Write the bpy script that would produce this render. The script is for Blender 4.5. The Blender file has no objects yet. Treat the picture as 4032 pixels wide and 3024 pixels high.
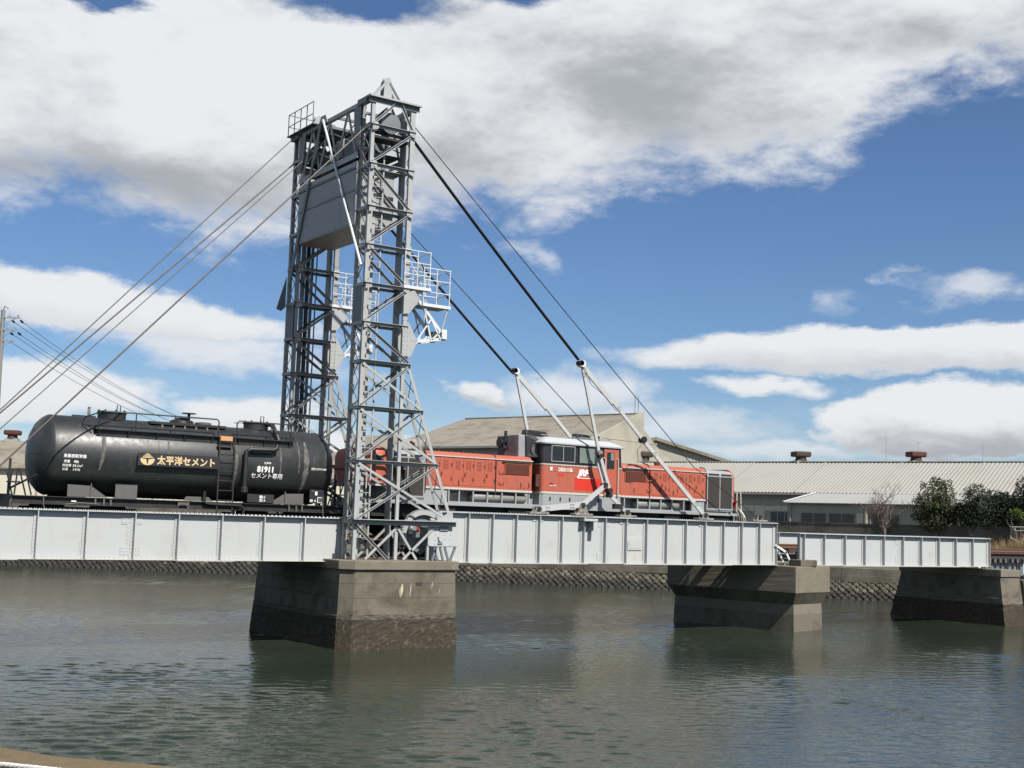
import bpy, bmesh, math, random
import numpy as np
from mathutils import Vector, Matrix

SC = bpy.context.scene
COL = SC.collection
random.seed(7)
RNG = np.random.default_rng(11)
R = math.radians

# ------------------------------------------------------------------ camera
YAW, PITCH, ROLL = 0.601483, 0.107026, 0.0319595
CAM = Vector((-23.404, -36.586, 1.4515))
cam_d = bpy.data.cameras.new('camera')
cam_d.sensor_width = 36.0
cam_d.lens = 36.0 * 4951.4 / 4032.0
cam_d.clip_start = 0.1
cam_d.clip_end = 6000
cam = bpy.data.objects.new('camera', cam_d)
COL.objects.link(cam)
fw = Vector((math.sin(YAW) * math.cos(PITCH), math.cos(YAW) * math.cos(PITCH), math.sin(PITCH)))
r0 = Vector((math.cos(YAW), -math.sin(YAW), 0))
u0 = r0.cross(fw)
rr = math.cos(ROLL) * r0 + math.sin(ROLL) * u0
uu = -math.sin(ROLL) * r0 + math.cos(ROLL) * u0
mw = Matrix((rr, uu, -fw)).transposed().to_4x4()
mw.translation = CAM
cam.matrix_world = mw
SC.camera = cam

# ------------------------------------------------------------------ sun, sky, exposure
SUN_EL, SUN_AZ = R(49), R(4)          # azimuth: from -Y turned towards +X
sun_dir = Vector((math.sin(SUN_AZ) * math.cos(SUN_EL), -math.cos(SUN_AZ) * math.cos(SUN_EL), math.sin(SUN_EL)))
sun_d = bpy.data.lights.new('sun', 'SUN')
sun_d.energy = 5.0
sun_d.angle = R(0.53)
sun_d.color = (1.0, 0.955, 0.88)
sun = bpy.data.objects.new('sun', sun_d)
COL.objects.link(sun)
sun.rotation_euler = (-sun_dir).to_track_quat('-Z', 'Y').to_euler()
sun.location = (0, -40, 60)
SC.view_settings.view_transform = 'Standard'
SC.view_settings.look = 'None'
SC.view_settings.exposure = 0.60
SC.view_settings.gamma = 1.0
SC.cycles.max_bounces = 6
SC.cycles.diffuse_bounces = 3
SC.cycles.glossy_bounces = 3
SC.cycles.transmission_bounces = 2
SC.cycles.caustics_reflective = False
SC.cycles.caustics_refractive = False

world = bpy.data.worlds.new('World')
SC.world = world
world.use_nodes = True
world.cycles.sampling_method = 'NONE'      # smooth sky: found well enough by the surfaces' own rays


class S:
    """a node socket with arithmetic"""
    def __init__(s, nt, sock): s.nt, s.k = nt, sock
    def _m(s, op, *o, clamp=False):
        n = s.nt.nodes.new('ShaderNodeMath'); n.operation = op; n.use_clamp = clamp
        for i, q in enumerate((s,) + o):
            if isinstance(q, S): s.nt.links.new(q.k, n.inputs[i])
            else: n.inputs[i].default_value = q
        return S(s.nt, n.outputs[0])
    def __add__(s, o): return s._m('ADD', o)
    __radd__ = __add__
    def __sub__(s, o): return s._m('SUBTRACT', o)
    def __mul__(s, o): return s._m('MULTIPLY', o)
    __rmul__ = __mul__
    def __truediv__(s, o): return s._m('DIVIDE', o)
    def f(s, op, *o): return s._m(op, *o)
    def max(s, o): return s._m('MAXIMUM', o)
    def min(s, o): return s._m('MINIMUM', o)
    def step(s, a, b):
        n = s.nt.nodes.new('ShaderNodeMapRange'); n.interpolation_type = 'SMOOTHSTEP'
        s.nt.links.new(s.k, n.inputs[0])
        n.inputs[1].default_value = a; n.inputs[2].default_value = b
        return S(s.nt, n.outputs[0])


def node(nt, t, **kw):
    n = nt.nodes.new(t)
    for k, v in kw.items():
        if k[0] == '_': setattr(n, k[1:], v)
        else:
            key = k.replace('9', ' ')
            if isinstance(v, S): nt.links.new(v.k, n.inputs[key])
            else: n.inputs[key].default_value = v
    return n


def noise(nt, vec, scale, detail=4, rough=0.55, dist=0.0, lac=2.0, typ='FBM'):
    n = nt.nodes.new('ShaderNodeTexNoise')
    n.inputs['Scale'].default_value = scale; n.inputs['Detail'].default_value = detail
    n.inputs['Roughness'].default_value = rough; n.inputs['Distortion'].default_value = dist
    n.inputs['Lacunarity'].default_value = lac
    if vec is not None: nt.links.new(vec.k if isinstance(vec, S) else vec, n.inputs['Vector'])
    return S(nt, n.outputs['Fac'])


def build_sky():
    nt = world.node_tree
    nt.nodes.clear()
    out = nt.nodes.new('ShaderNodeOutputWorld')
    sky = nt.nodes.new('ShaderNodeTexSky')
    sky.sky_type = 'NISHITA'; sky.sun_disc = False
    sky.sun_elevation = SUN_EL; sky.sun_rotation = math.atan2(sun_dir.x, sun_dir.y)
    sky.altitude = 0; sky.air_density = 1.0; sky.dust_density = 0.15; sky.ozone_density = 3.5
    bg1 = nt.nodes.new('ShaderNodeBackground'); bg1.inputs[1].default_value = 0.055
    wb = nt.nodes.new('ShaderNodeMix'); wb.data_type = 'RGBA'; wb.blend_type = 'MULTIPLY'; wb.inputs[0].default_value = 1.0
    wb.inputs[7].default_value = (0.82, 0.96, 1.15, 1)          # the camera's cool white balance
    nt.links.new(sky.outputs[0], wb.inputs[6]); nt.links.new(wb.outputs[2], bg1.inputs[0])
    tc = nt.nodes.new('ShaderNodeTexCoord')
    sep = nt.nodes.new('ShaderNodeSeparateXYZ'); nt.links.new(tc.outputs['Generated'], sep.inputs[0])
    X, Y, Z = (S(nt, sep.outputs[i]) for i in range(3))
    az = X.f('ARCTAN2', Y) - YAW
    az = az.f('WRAP', math.pi, -math.pi)
    el = Z.f('ARCSINE')
    def vec(a, b, c=0.0):
        n = nt.nodes.new('ShaderNodeCombineXYZ')
        for i, q in enumerate((a, b, c)):
            if isinstance(q, S): nt.links.new(q.k, n.inputs[i])
            else: n.inputs[i].default_value = q
        return S(nt, n.outputs[0])
    # noise stretched along the horizon, as flat cloud decks look from below
    wn = nt.nodes.new('ShaderNodeTexNoise'); wn.inputs['Scale'].default_value = 13.0; wn.inputs['Detail'].default_value = 5; wn.inputs['Roughness'].default_value = 0.6
    nt.links.new(vec(az * 1.0, el * 2.0, 1.3).k, wn.inputs['Vector'])
    wsep = nt.nodes.new('ShaderNodeSeparateColor'); nt.links.new(wn.outputs['Color'], wsep.inputs[0])
    azw = az + (S(nt, wsep.outputs[0]) - 0.5) * 0.13
    elw = el + (S(nt, wsep.outputs[1]) - 0.5) * 0.040
    P = vec(az * 1.0, el * 2.1)
    n_big = noise(nt, P, 5.5, 3, 0.5)
    n_mid = noise(nt, P, 16.0, 5, 0.6, 0.3)
    n_fine = noise(nt, P, 55.0, 3, 0.62)
    wisp = (n_mid - 0.5) * 1.0 + (n_fine - 0.5) * 0.35 + (n_big - 0.5) * 0.6
    # main cloud bank: its lower edge as a curve over azimuth (period 2 pi)
    fc = nt.nodes.new('ShaderNodeFloatCurve')
    pts = BANK_EDGE
    cv = fc.mapping.curves[0]
    while len(cv.points) > 2: cv.points.remove(cv.points[1])
    cv.points[0].location = (0.0, pts[0][1]); cv.points[1].location = (1.0, pts[-1][1])
    for a, e in pts[1:-1]: cv.points.new((a + math.pi) / (2 * math.pi), e)
    for p in cv.points: p.handle_type = 'AUTO_CLAMPED'
    fc.mapping.update()
    nt.links.new(((az + math.pi) / (2 * math.pi)).k, fc.inputs['Value'])
    edge = S(nt, fc.outputs[0])
    rel = el - edge
    dens = (rel / 0.034 + wisp * 2.8).step(-0.4, 1.15)
    # the bank thins out into scattered cloud overhead
    over = (n_big * 0.65 + n_mid * 0.45).step(0.57, 0.72) * el.step(0.35, 0.5)
    dens = (dens * ((el + wisp * 0.05) * -1.0).step(-0.58, -0.44)).max(over)
    # openings in the bank
    for (a, e, ra, re, s_) in BANK_HOLES:
        d = (((azw - a) / ra).f('POWER', 2.0) + ((elw - e) / re).f('POWER', 2.0)).f('SQRT')
        hole = ((d * -1.0 + 1.0) * s_ + wisp * 1.0).step(-0.1, 0.9)
        dens = dens * (hole * -1.0 + 1.0)
    # separate clouds below the bank
    soft = None; base = None
    for (a, e, ra, re, th, s_, w, gb) in BLOBS:
        da, de = azw - a, elw - e
        c_, n_ = math.cos(th), math.sin(th)
        p, q = da * c_ + de * n_, de * c_ - da * n_
        d = ((p / ra).f('POWER', 2.0) + (q / re).f('POWER', 2.0)).f('SQRT')
        b = ((d * -1.0 + 1.0) * s_ + wisp * w).step(0.0, 0.6) * min(1.0, s_)
        soft = b if soft is None else soft.max(b)
        if gb:
            g = b * (q / re * -1.0 + (n_mid - 0.5) * 1.2).step(-0.15, 0.75) * gb
            base = g if base is None else base.max(g)
    dens = dens.max(soft)
    # thin haze of cloud towards the horizon
    haze = (el * -1.0).step(-0.13, -0.01) * (wisp * 1.2 + 0.45).step(0.0, 0.9) * 0.55
    dens = dens.max(haze) * el.step(-0.02, 0.004)
    # cloud brightness: white tops, grey bellies
    belly = noise(nt, vec(az * 1.0, el * 2.4, 3.7), 6.0, 4, 0.55)
    grey = (belly - 0.5) * 1.1
    for (a, e, ra, re, w) in GREYS:
        d = ((az - a) / ra).f('POWER', 2.0) + ((el - e) / re).f('POWER', 2.0)
        grey = grey + (d * -1.0).f('EXPONENT') * w
    shade = (grey + (n_mid - 0.5) * 0.55 + (n_fine - 0.5) * 0.25 + 0.03).step(-0.05, 0.62) * rel.step(-0.01, 0.03)
    shade = shade.max(base)
    ramp = nt.nodes.new('ShaderNodeMix'); ramp.data_type = 'RGBA'
    ramp.inputs[6].default_value = (0.80, 0.82, 0.845, 1); ramp.inputs[7].default_value = (0.40, 0.425, 0.465, 1)
    nt.links.new(shade.k, ramp.inputs[0])
    bg2 = nt.nodes.new('ShaderNodeBackground'); bg2.inputs[1].default_value = 0.68
    nt.links.new(ramp.outputs[2], bg2.inputs[0])
    mx = nt.nodes.new('ShaderNodeMixShader')
    nt.links.new(dens.k, mx.inputs[0]); nt.links.new(bg1.outputs[0], mx.inputs[1]); nt.links.new(bg2.outputs[0], mx.inputs[2])
    nt.links.new(mx.outputs[0], out.inputs[0])


BANK_EDGE = [(-math.pi, 0.25), (-2.2, 0.30), (-1.4, 0.24), (-0.8, 0.24), (-0.42, 0.225), (-0.29, 0.222), (-0.235, 0.205), (-0.17, 0.222),
             (-0.07, 0.232), (0.035, 0.242), (0.075, 0.262), (0.18, 0.268), (0.245, 0.278), (0.275, 0.305), (0.32, 0.325),
             (0.36, 0.335), (0.42, 0.30), (0.6, 0.28), (1.0, 0.30), (1.6, 0.25), (2.3, 0.3), (math.pi, 0.25)]
BANK_HOLES = [(-0.139, 0.396, 0.085, 0.022, 1.8), (-0.332, 0.374, 0.03, 0.009, 1.3), (0.0, 0.405, 0.05, 0.010, 1.2)]
GREYS = [(-0.31, 0.245, 0.14, 0.030, 0.55), (-0.36, 0.31, 0.10, 0.03, 0.25), (-0.06, 0.30, 0.07, 0.05, 0.28), (0.12, 0.335, 0.15, 0.040, 0.5), (0.30, 0.37, 0.10, 0.02, 0.3), (-0.2, 0.33, 0.12, 0.03, -0.35)]
BLOBS = [  # az, el, half-width, half-height, tilt, strength, raggedness, grey base
    (-0.31, 0.148, 0.19, 0.024, -0.08, 1.7, 0.6, 0.25),
    (-0.235, 0.125, 0.15, 0.022, -0.10, 0.85, 0.7, 0.2),
    (-0.375, 0.083, 0.11, 0.028, 0.0, 1.5, 0.6, 0.15),
    (-0.21, 0.075, 0.075, 0.020, 0.0, 1.3, 0.6, 0.2),
    (-0.12, 0.042, 0.12, 0.024, 0.0, 1.6, 0.6, 0.0),
    (0.29, 0.138, 0.225, 0.023, 0.02, 2.2, 0.45, 0.45),
    (0.350, 0.084, 0.130, 0.034, 0.04, 3.0, 0.40, 0.95),
    (0.20, 0.108, 0.070, 0.011, 0.0, 1.0, 0.6, 0.2),
    (0.05, 0.100, 0.070, 0.030, 0.1, 0.85, 0.7, 0.3),
    (0.12, 0.078, 0.12, 0.022, 0.0, 0.7, 0.7, 0.5),
    (0.22, 0.060, 0.10, 0.014, 0.0, 0.7, 0.7, 0.5),
    (-0.018, 0.096, 0.036, 0.012, 0.0, 1.1, 0.6, 0.9),
    (0.015, 0.205, 0.022, 0.017, -0.3, 0.55, 0.8, 0.0),
    (0.26, 0.175, 0.026, 0.012, 0.3, 0.5, 0.7, 0.0),
    (0.35, 0.185, 0.050, 0.013, 0.05, 0.7, 0.7, 0.0),
    (0.30, 0.190, 0.016, 0.008, 0.0, 0.5, 0.7, 0.0),
]
build_sky()

# ------------------------------------------------------------------ mesh helpers
LOC = {}


class MB:
    def __init__(s): s.v, s.f = [], []
    def add(s, vs, fs):
        o = len(s.v); s.v += [tuple(v) for v in vs]; s.f += [tuple(i + o for i in f) for f in fs]; return s
    def box(s, a, b):
        x0, y0, z0 = (min(a[i], b[i]) for i in range(3)); x1, y1, z1 = (max(a[i], b[i]) for i in range(3))
        return s.add([(x0, y0, z0), (x1, y0, z0), (x1, y1, z0), (x0, y1, z0), (x0, y0, z1), (x1, y0, z1), (x1, y1, z1), (x0, y1, z1)],
                     [(0, 3, 2, 1), (4, 5, 6, 7), (0, 1, 5, 4), (1, 2, 6, 5), (2, 3, 7, 6), (3, 0, 4, 7)])
    def frame(s, p0, p1, n):
        """local axes along a bar: d (length), a (in-plane width), n (normal)"""
        d = (Vector(p1) - Vector(p0)).normalized(); n = Vector(n)
        n = (n - d * n.dot(d))
        if n.length < 1e-6: n = d.orthogonal()
        n.normalize(); a = n.cross(d); return d, a, n
    def prof(s, p0, p1, poly, n):
        """extrude a 2-D profile [(a, n)] from p0 to p1"""
        d, a, n = s.frame(p0, p1, n); m = len(poly)
        vs = [Vector(p) + a * q[0] + n * q[1] for p in (p0, p1) for q in poly]
        fs = [(i, (i + 1) % m, m + (i + 1) % m, m + i) for i in range(m)] + [tuple(range(m))[::-1], tuple(range(m, 2 * m))]
        return s.add(vs, fs)
    def bar(s, p0, p1, w, t, n=(0, -1, 0)):
        return s.prof(p0, p1, [(-w / 2, -t / 2), (w / 2, -t / 2), (w / 2, t / 2), (-w / 2, t / 2)], n)
    def angle(s, p0, p1, w, leg, t, n=(0, -1, 0), flip=1):
        """L section: plate of width w facing n, leg running back from its lower (flip=-1: upper) edge"""
        h = w / 2 * flip
        q = [(-h, 0), (h, 0), (h, -t), (-h + t * flip, -t), (-h + t * flip, -leg), (-h, -leg)]
        if flip < 0: q = q[::-1]
        return s.prof(p0, p1, q, n)
    def channel(s, p0, p1, w, leg, t, n=(0, -1, 0)):
        h = w / 2
        q = [(-h, 0), (h, 0), (h, -leg), (h - t, -leg), (h - t, -t), (-h + t, -t), (-h + t, -leg), (-h, -leg)]
        return s.prof(p0, p1, q, n)
    def tube(s, pts, r, k=8, cap=True):
        pts = [Vector(p) for p in pts]; m = len(pts); rs = r if isinstance(r, (list, tuple)) else [r] * m
        o = None; vs = []
        for i, p in enumerate(pts):
            d = (pts[min(i + 1, m - 1)] - pts[max(i - 1, 0)]).normalized()
            if o is None: o = d.orthogonal().normalized()
            o = (o - d * o.dot(d)).normalized(); b = d.cross(o)
            vs += [p + (o * math.cos(2 * math.pi * j / k) + b * math.sin(2 * math.pi * j / k)) * rs[i] for j in range(k)]
        fs = [(i * k + j, i * k + (j + 1) % k, (i + 1) * k + (j + 1) % k, (i + 1) * k + j) for i in range(m - 1) for j in range(k)]
        if cap: fs += [tuple(range(k))[::-1], tuple(range((m - 1) * k, m * k))]
        return s.add(vs, fs)
    def lathe(s, p, axis, prof, k=24):
        """prof: [(distance along axis, radius)]"""
        ax = Vector(axis).normalized(); o = ax.orthogonal().normalized(); b = ax.cross(o); p = Vector(p); m = len(prof); vs = []
        for t, r in prof:
            vs += [p + ax * t + (o * math.cos(2 * math.pi * j / k) + b * math.sin(2 * math.pi * j / k)) * max(r, 1e-4) for j in range(k)]
        fs = [(i * k + j, i * k + (j + 1) % k, (i + 1) * k + (j + 1) % k, (i + 1) * k + j) for i in range(m - 1) for j in range(k)]
        fs += [tuple(range(k))[::-1], tuple(range((m - 1) * k, m * k))]
        return s.add(vs, fs)
    def prism(s, poly, e):
        """closed polygon (3-D points) extruded by vector e"""
        m = len(poly); e = Vector(e); vs = [Vector(p) for p in poly] + [Vector(p) + e for p in poly]
        fs = [(i, (i + 1) % m, m + (i + 1) % m, m + i) for i in range(m)] + [tuple(range(m))[::-1], tuple(range(m, 2 * m))]
        return s.add(vs, fs)
    def build(s, name, mat, parent=None, smooth=False, bevel=0.0, kind=None, label=None, fix=True):
        off = Vector(LOC.get(parent.name, (0, 0, 0))) if parent is not None else Vector((0, 0, 0))
        me = bpy.data.meshes.new(name)
        me.from_pydata([(v[0] - off.x, v[1] - off.y, v[2] - off.z) for v in s.v], [], s.f)
        if fix:
            bm = bmesh.new(); bm.from_mesh(me); bmesh.ops.recalc_face_normals(bm, faces=bm.faces); bm.to_mesh(me); bm.free()
        if smooth: me.polygons.foreach_set('use_smooth', [True] * len(me.polygons))
        me.materials.append(M[mat] if isinstance(mat, str) else mat)
        me.update()
        o = bpy.data.objects.new(name, me); COL.objects.link(o)
        if parent is not None: o.parent = parent; LOC[o.name] = tuple(off)
        if bevel:
            md = o.modifiers.new('bevel', 'BEVEL'); md.width = bevel; md.segments = 2; md.limit_method = 'ANGLE'
        if smooth:
            try: me.set_sharp_from_angle(angle=R(40))
            except Exception: pass
        if kind: o['kind'] = kind
        if label: o['label'] = label
        return o


def tag(o, label=None, cat=None, group=None, kind=None):
    if label: o['label'] = label
    if cat: o['category'] = cat
    if group: o['group'] = group
    if kind: o['kind'] = kind
    return o


def thing(name, label, cat, loc=(0, 0, 0), group=None):
    o = bpy.data.objects.new(name, None); COL.objects.link(o)
    o.location = loc; o.empty_display_size = 0.2
    LOC[o.name] = tuple(loc)
    return tag(o, label, cat, group)


def inst(src, name, parent, loc, rot=(0, 0, 0), sc=(1, 1, 1)):
    """another object on the same mesh data, placed in world coordinates under parent"""
    o = bpy.data.objects.new(name, src if isinstance(src, bpy.types.Mesh) else src.data); COL.objects.link(o)
    off = Vector(LOC.get(parent.name, (0, 0, 0))) if parent is not None else Vector((0, 0, 0))
    o.parent = parent; o.location = Vector(loc) - off; o.rotation_euler = rot; o.scale = sc
    return o


def rivets(name, pts, n, r, parent, mat='paint', h=0.45):
    """small domed heads (one joined part: too small to pick apart)"""
    n = Vector(n).normalized(); a = n.orthogonal().normalized(); b = n.cross(a); mb = MB(); k = 6
    for p in pts:
        p = Vector(p)
        vs = [p + (a * math.cos(2 * math.pi * j / k) + b * math.sin(2 * math.pi * j / k)) * r - n * 0.004 for j in range(k)]
        vs += [p + (a * math.cos(2 * math.pi * j / k) + b * math.sin(2 * math.pi * j / k)) * r * .62 + n * r * h * 1.5 for j in range(k)]
        mb.add(vs, [(j, (j + 1) % k, k + (j + 1) % k, k + j) for j in range(k)] + [tuple(range(k, 2 * k))])
    return mb.build(name, mat, parent, kind='stuff', fix=False)


FONT = None


def text_mesh(name, s, size, mat, parent, origin, ux=(1, 0, 0), uz=(0, 0, 1), sx=1.0, weight=0.0, shear=0.0, fn=None, align='LEFT', spacing=1.0):
    """flat lettering as a thin mesh; fn bends the points onto the surface it is painted on"""
    cu = bpy.data.curves.new('lettering', 'FONT'); cu.body = s; cu.size = size; cu.shear = shear
    cu.align_x = align; cu.space_character = spacing; cu.resolution_u = 3; cu.space_line = 1.25
    ob = bpy.data.objects.new('lettering_source', cu); COL.objects.link(ob)
    dg = bpy.context.evaluated_depsgraph_get(); dg.update()
    me = bpy.data.meshes.new_from_object(ob.evaluated_get(dg)); bpy.data.objects.remove(ob)
    mb = MB(); ux, uz, origin = Vector(ux), Vector(uz), Vector(origin)
    out = ux.cross(uz).normalized()
    for k, (dx, dz) in enumerate(((0, 0), (1, 0), (-1, 0), (0, 1), (0, -1)) if weight else ((0, 0),)):   # heavier strokes: shifted layers
        vs = [origin + ux * (v.co.x * sx + dx * weight) + uz * (v.co.y + dz * weight) for v in me.vertices]
        vs = [(fn(v) if fn else v) + out * (k * .0012) for v in vs]
        mb.add(vs, [tuple(p.vertices) for p in me.polygons])
    bpy.data.meshes.remove(me)
    return mb.build(name, mat, parent, fix=False, kind='stuff')

# ------------------------------------------------------------------ materials
M = {}


def mat(name, col, rough=0.6, metal=0.0, var=0.12, scale=1.5, col2=None, amt2=0.0, scale2=3.0, thr=0.55, streak=0.0, streak_col=(0.1, 0.07, 0.045),
        bump=0.0, bscale=30.0, spec=0.5, stretch=(1, 1, 1), soft2=0.12):
    """principled surface: base colour with broad mottling, patches of a second colour, vertical run-off streaks, fine relief"""
    col = tuple(c * 0.71 for c in col); streak_col = tuple(c * 0.71 for c in streak_col); col2 = tuple(c * 0.71 for c in col2) if col2 else None
    m = bpy.data.materials.new(name); m.use_nodes = True; nt = m.node_tree; b = nt.nodes['Principled BSDF']
    geo = nt.nodes.new('ShaderNodeNewGeometry')
    mp = nt.nodes.new('ShaderNodeVectorMath'); mp.operation = 'MULTIPLY'; mp.inputs[1].default_value = stretch
    nt.links.new(geo.outputs['Position'], mp.inputs[0]); pos = S(nt, mp.outputs[0])
    def mix(f, a, c):
        n = nt.nodes.new('ShaderNodeMix'); n.data_type = 'RGBA'
        for i, q in ((0, f), (6, a), (7, c)):
            if isinstance(q, S): nt.links.new(q.k, n.inputs[i])
            else: n.inputs[i].default_value = q if i == 0 else (*q, 1)
        return S(nt, n.outputs[2])
    n1 = noise(nt, pos, scale, 5, 0.6); n1b = noise(nt, pos, scale * 7.3, 4, 0.6)
    f = ((n1 - 0.5) * 1.3 + (n1b - 0.5) * 0.7) * var * 2.0 + 0.5
    lo = tuple(c * (1 - var * 1.6) for c in col); hi = tuple(min(1, c * (1 + var * 1.2)) for c in col)
    c = mix(f.f('MULTIPLY', 1.0).max(0.0).min(1.0), lo, hi) if var else None
    base = c if c is not None else col
    if col2:
        n2 = noise(nt, pos, scale2, 6, 0.65, 0.4)
        base = mix(n2.step(thr - soft2, thr + soft2) * amt2, base, col2)
    if streak:
        sp = nt.nodes.new('ShaderNodeVectorMath'); sp.operation = 'MULTIPLY'; sp.inputs[1].default_value = (7, 7, 0.5)
        nt.links.new(geo.outputs['Position'], sp.inputs[0])
        n3 = noise(nt, S(nt, sp.outputs[0]), 1.0, 4, 0.6)
        base = mix(n3.step(0.56, 0.78) * streak, base, streak_col)
    if isinstance(base, S): nt.links.new(base.k, b.inputs['Base Color'])
    else: b.inputs['Base Color'].default_value = (*base, 1)
    b.inputs['Metallic'].default_value = metal; b.inputs['Specular IOR Level'].default_value = spec
    rr_ = (n1b - 0.5) * 0.3 + rough
    nt.links.new(rr_.max(0.03).k, b.inputs['Roughness'])
    if bump:
        nb = noise(nt, pos, bscale, 5, 0.65)
        bn = nt.nodes.new('ShaderNodeBump'); bn.inputs['Strength'].default_value = bump; bn.inputs['Distance'].default_value = 0.02
        nt.links.new(nb.k, bn.inputs['Height']); nt.links.new(bn.outputs[0], b.inputs['Normal'])
    M[name] = m
    return m


mat('paint', (0.555, 0.57, 0.572), 0.45, var=0.06, scale=0.8, col2=(0.45, 0.41, 0.34), amt2=0.4, scale2=0.9, thr=0.65, streak=0.28, streak_col=(0.44, 0.41, 0.36), bump=0.05, bscale=8, spec=0.4)
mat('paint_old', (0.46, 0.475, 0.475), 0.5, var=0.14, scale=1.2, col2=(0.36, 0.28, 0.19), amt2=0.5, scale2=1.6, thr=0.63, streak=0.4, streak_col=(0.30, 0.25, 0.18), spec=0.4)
mat('paint_shaded', (0.37, 0.38, 0.375), 0.55, var=0.18, scale=1.4, col2=(0.24, 0.19, 0.14), amt2=0.55, scale2=1.8, thr=0.6, streak=0.45, streak_col=(0.17, 0.15, 0.12), spec=0.35)  # weathered old paint, darkened to carry the shade of rear and far members
mat('paint_rust', (0.58, 0.575, 0.52), 0.5, var=0.06, scale=2.0, col2=(0.48, 0.36, 0.22), amt2=0.35, scale2=3.0, thr=0.6, streak=0.5, streak_col=(0.52, 0.40, 0.25))
mat('paint_dark', (0.20, 0.22, 0.235), 0.5, var=0.14, scale=1.1, streak=0.25, streak_col=(0.08, 0.085, 0.09), spec=0.35)
mat('paint_white', (0.74, 0.77, 0.78), 0.4, var=0.03, scale=1.0, spec=0.4)
mat('grey_beam', (0.26, 0.28, 0.29), 0.5, var=0.1, scale=1.5, streak=0.15)
mat('bearing', (0.34, 0.33, 0.29), 0.6, var=0.2, scale=6, col2=(0.10, 0.08, 0.06), amt2=0.8, scale2=9, thr=0.5)
mat('cable', (0.012, 0.013, 0.018), 0.5, var=0.1)
mat('wire_rope', (0.13, 0.115, 0.10), 0.55, var=0.25, scale=4, metal=0.3)
mat('rail_steel', (0.16, 0.085, 0.055), 0.7, var=0.25, scale=4)
mat('timber', (0.05, 0.042, 0.036), 0.85, var=0.3, scale=5)
mat('black_iron', (0.018, 0.019, 0.02), 0.5, var=0.25, scale=3, col2=(0.06, 0.05, 0.042), amt2=0.5, scale2=2.0, thr=0.55)
mat('under_black', (0.012, 0.012, 0.012), 0.7, var=0.2, scale=3, col2=(0.05, 0.042, 0.035), amt2=0.6, scale2=2.5, thr=0.55)
mat('tank_black', (0.028, 0.030, 0.031), 0.44, var=0.25, scale=0.9, col2=(0.085, 0.085, 0.082), amt2=0.45, scale2=0.8, thr=0.62, streak=0.35, streak_col=(0.12, 0.12, 0.115), spec=0.55)
mat('dust', (0.17, 0.168, 0.16), 0.8, var=0.3, scale=6, col2=(0.05, 0.05, 0.05), amt2=0.8, scale2=7, thr=0.5)
mat('tank_grey', (0.13, 0.125, 0.115), 0.55, var=0.2, scale=2, streak=0.3)
mat('lettering_white', (1.0, 1.0, 0.98), 0.5, var=0.0)
mat('gold', (0.80, 0.60, 0.33), 0.5, var=0.05, scale=4)
mat('sign_dark', (0.032, 0.030, 0.036), 0.4, var=0.15)
mat('orange_dial', (0.75, 0.38, 0.16), 0.5, var=0.25, scale=40)
mat('loco_red', (0.52, 0.122, 0.072), 0.5, var=0.10, scale=1.3, col2=(0.42, 0.15, 0.105), amt2=0.5, scale2=0.9, thr=0.52, streak=0.28, streak_col=(0.16, 0.05, 0.035), spec=0.35)
mat('loco_red_new', (0.70, 0.045, 0.025), 0.42, var=0.04, spec=0.35)
mat('loco_grey', (0.36, 0.375, 0.38), 0.5, var=0.10, scale=1.2, streak=0.25, streak_col=(0.16, 0.14, 0.12))
mat('loco_white', (0.60, 0.585, 0.53), 0.5, var=0.08, scale=3, streak=0.2, streak_col=(0.35, 0.28, 0.2))
mat('loco_roof', (0.54, 0.55, 0.56), 0.45, var=0.07, scale=1.5, streak=0.18, streak_col=(0.4, 0.4, 0.4))
mat('loco_black', (0.016, 0.016, 0.018), 0.4, var=0.25, scale=1.5, col2=(0.055, 0.055, 0.055), amt2=0.4, scale2=1.2, thr=0.55)
mat('radiator', (0.045, 0.036, 0.030), 0.7, var=0.3, scale=2.0, bump=0.3, bscale=90)
mat('soot_silver', (0.34, 0.34, 0.34), 0.45, var=0.25, scale=1.6, col2=(0.10, 0.10, 0.10), amt2=0.6, scale2=1.8, thr=0.58)
mat('tank_silver', (0.27, 0.27, 0.255), 0.5, var=0.25, scale=3, streak=0.3)
mat('glass_dark', (0.012, 0.013, 0.014), 0.08, var=0.0, spec=0.6)
mat('glass_green', (0.21, 0.26, 0.235), 0.12, var=0.05, spec=0.6)
mat('glass_blue', (0.025, 0.045, 0.075), 0.15, var=0.2, scale=0.5)
mat('concrete', (0.20, 0.180, 0.140), 0.85, var=0.20, scale=0.9, col2=(0.095, 0.083, 0.062), amt2=0.8, scale2=1.1, thr=0.53, streak=0.45, streak_col=(0.10, 0.085, 0.06), bump=0.5, bscale=14, spec=0.2)
mat('concrete_pale', (0.245, 0.22, 0.172), 0.85, var=0.18, scale=1.1, col2=(0.17, 0.15, 0.11), amt2=0.6, scale2=1.6, thr=0.58, bump=0.7, bscale=18, spec=0.2)
mat('concrete_grey', (0.20, 0.185, 0.155), 0.85, var=0.22, scale=1.1, col2=(0.085, 0.078, 0.062), amt2=0.75, scale2=0.7, thr=0.52, streak=0.35, streak_col=(0.07, 0.062, 0.048), bump=0.4, bscale=10, spec=0.2)
mat('oyster', (0.070, 0.057, 0.041), 0.9, var=0.3, scale=3, col2=(0.15, 0.125, 0.09), amt2=0.85, scale2=7.0, thr=0.60, bump=0.7, bscale=40, spec=0.2, soft2=0.07)
mat('barnacle', (0.24, 0.22, 0.175), 0.9, var=0.25, scale=9, col2=(0.10, 0.085, 0.065), amt2=0.7, scale2=9, thr=0.54, bump=1.0, bscale=40, spec=0.2)
mat('lime', (0.62, 0.55, 0.43), 0.8, var=0.15, scale=8)
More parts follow.
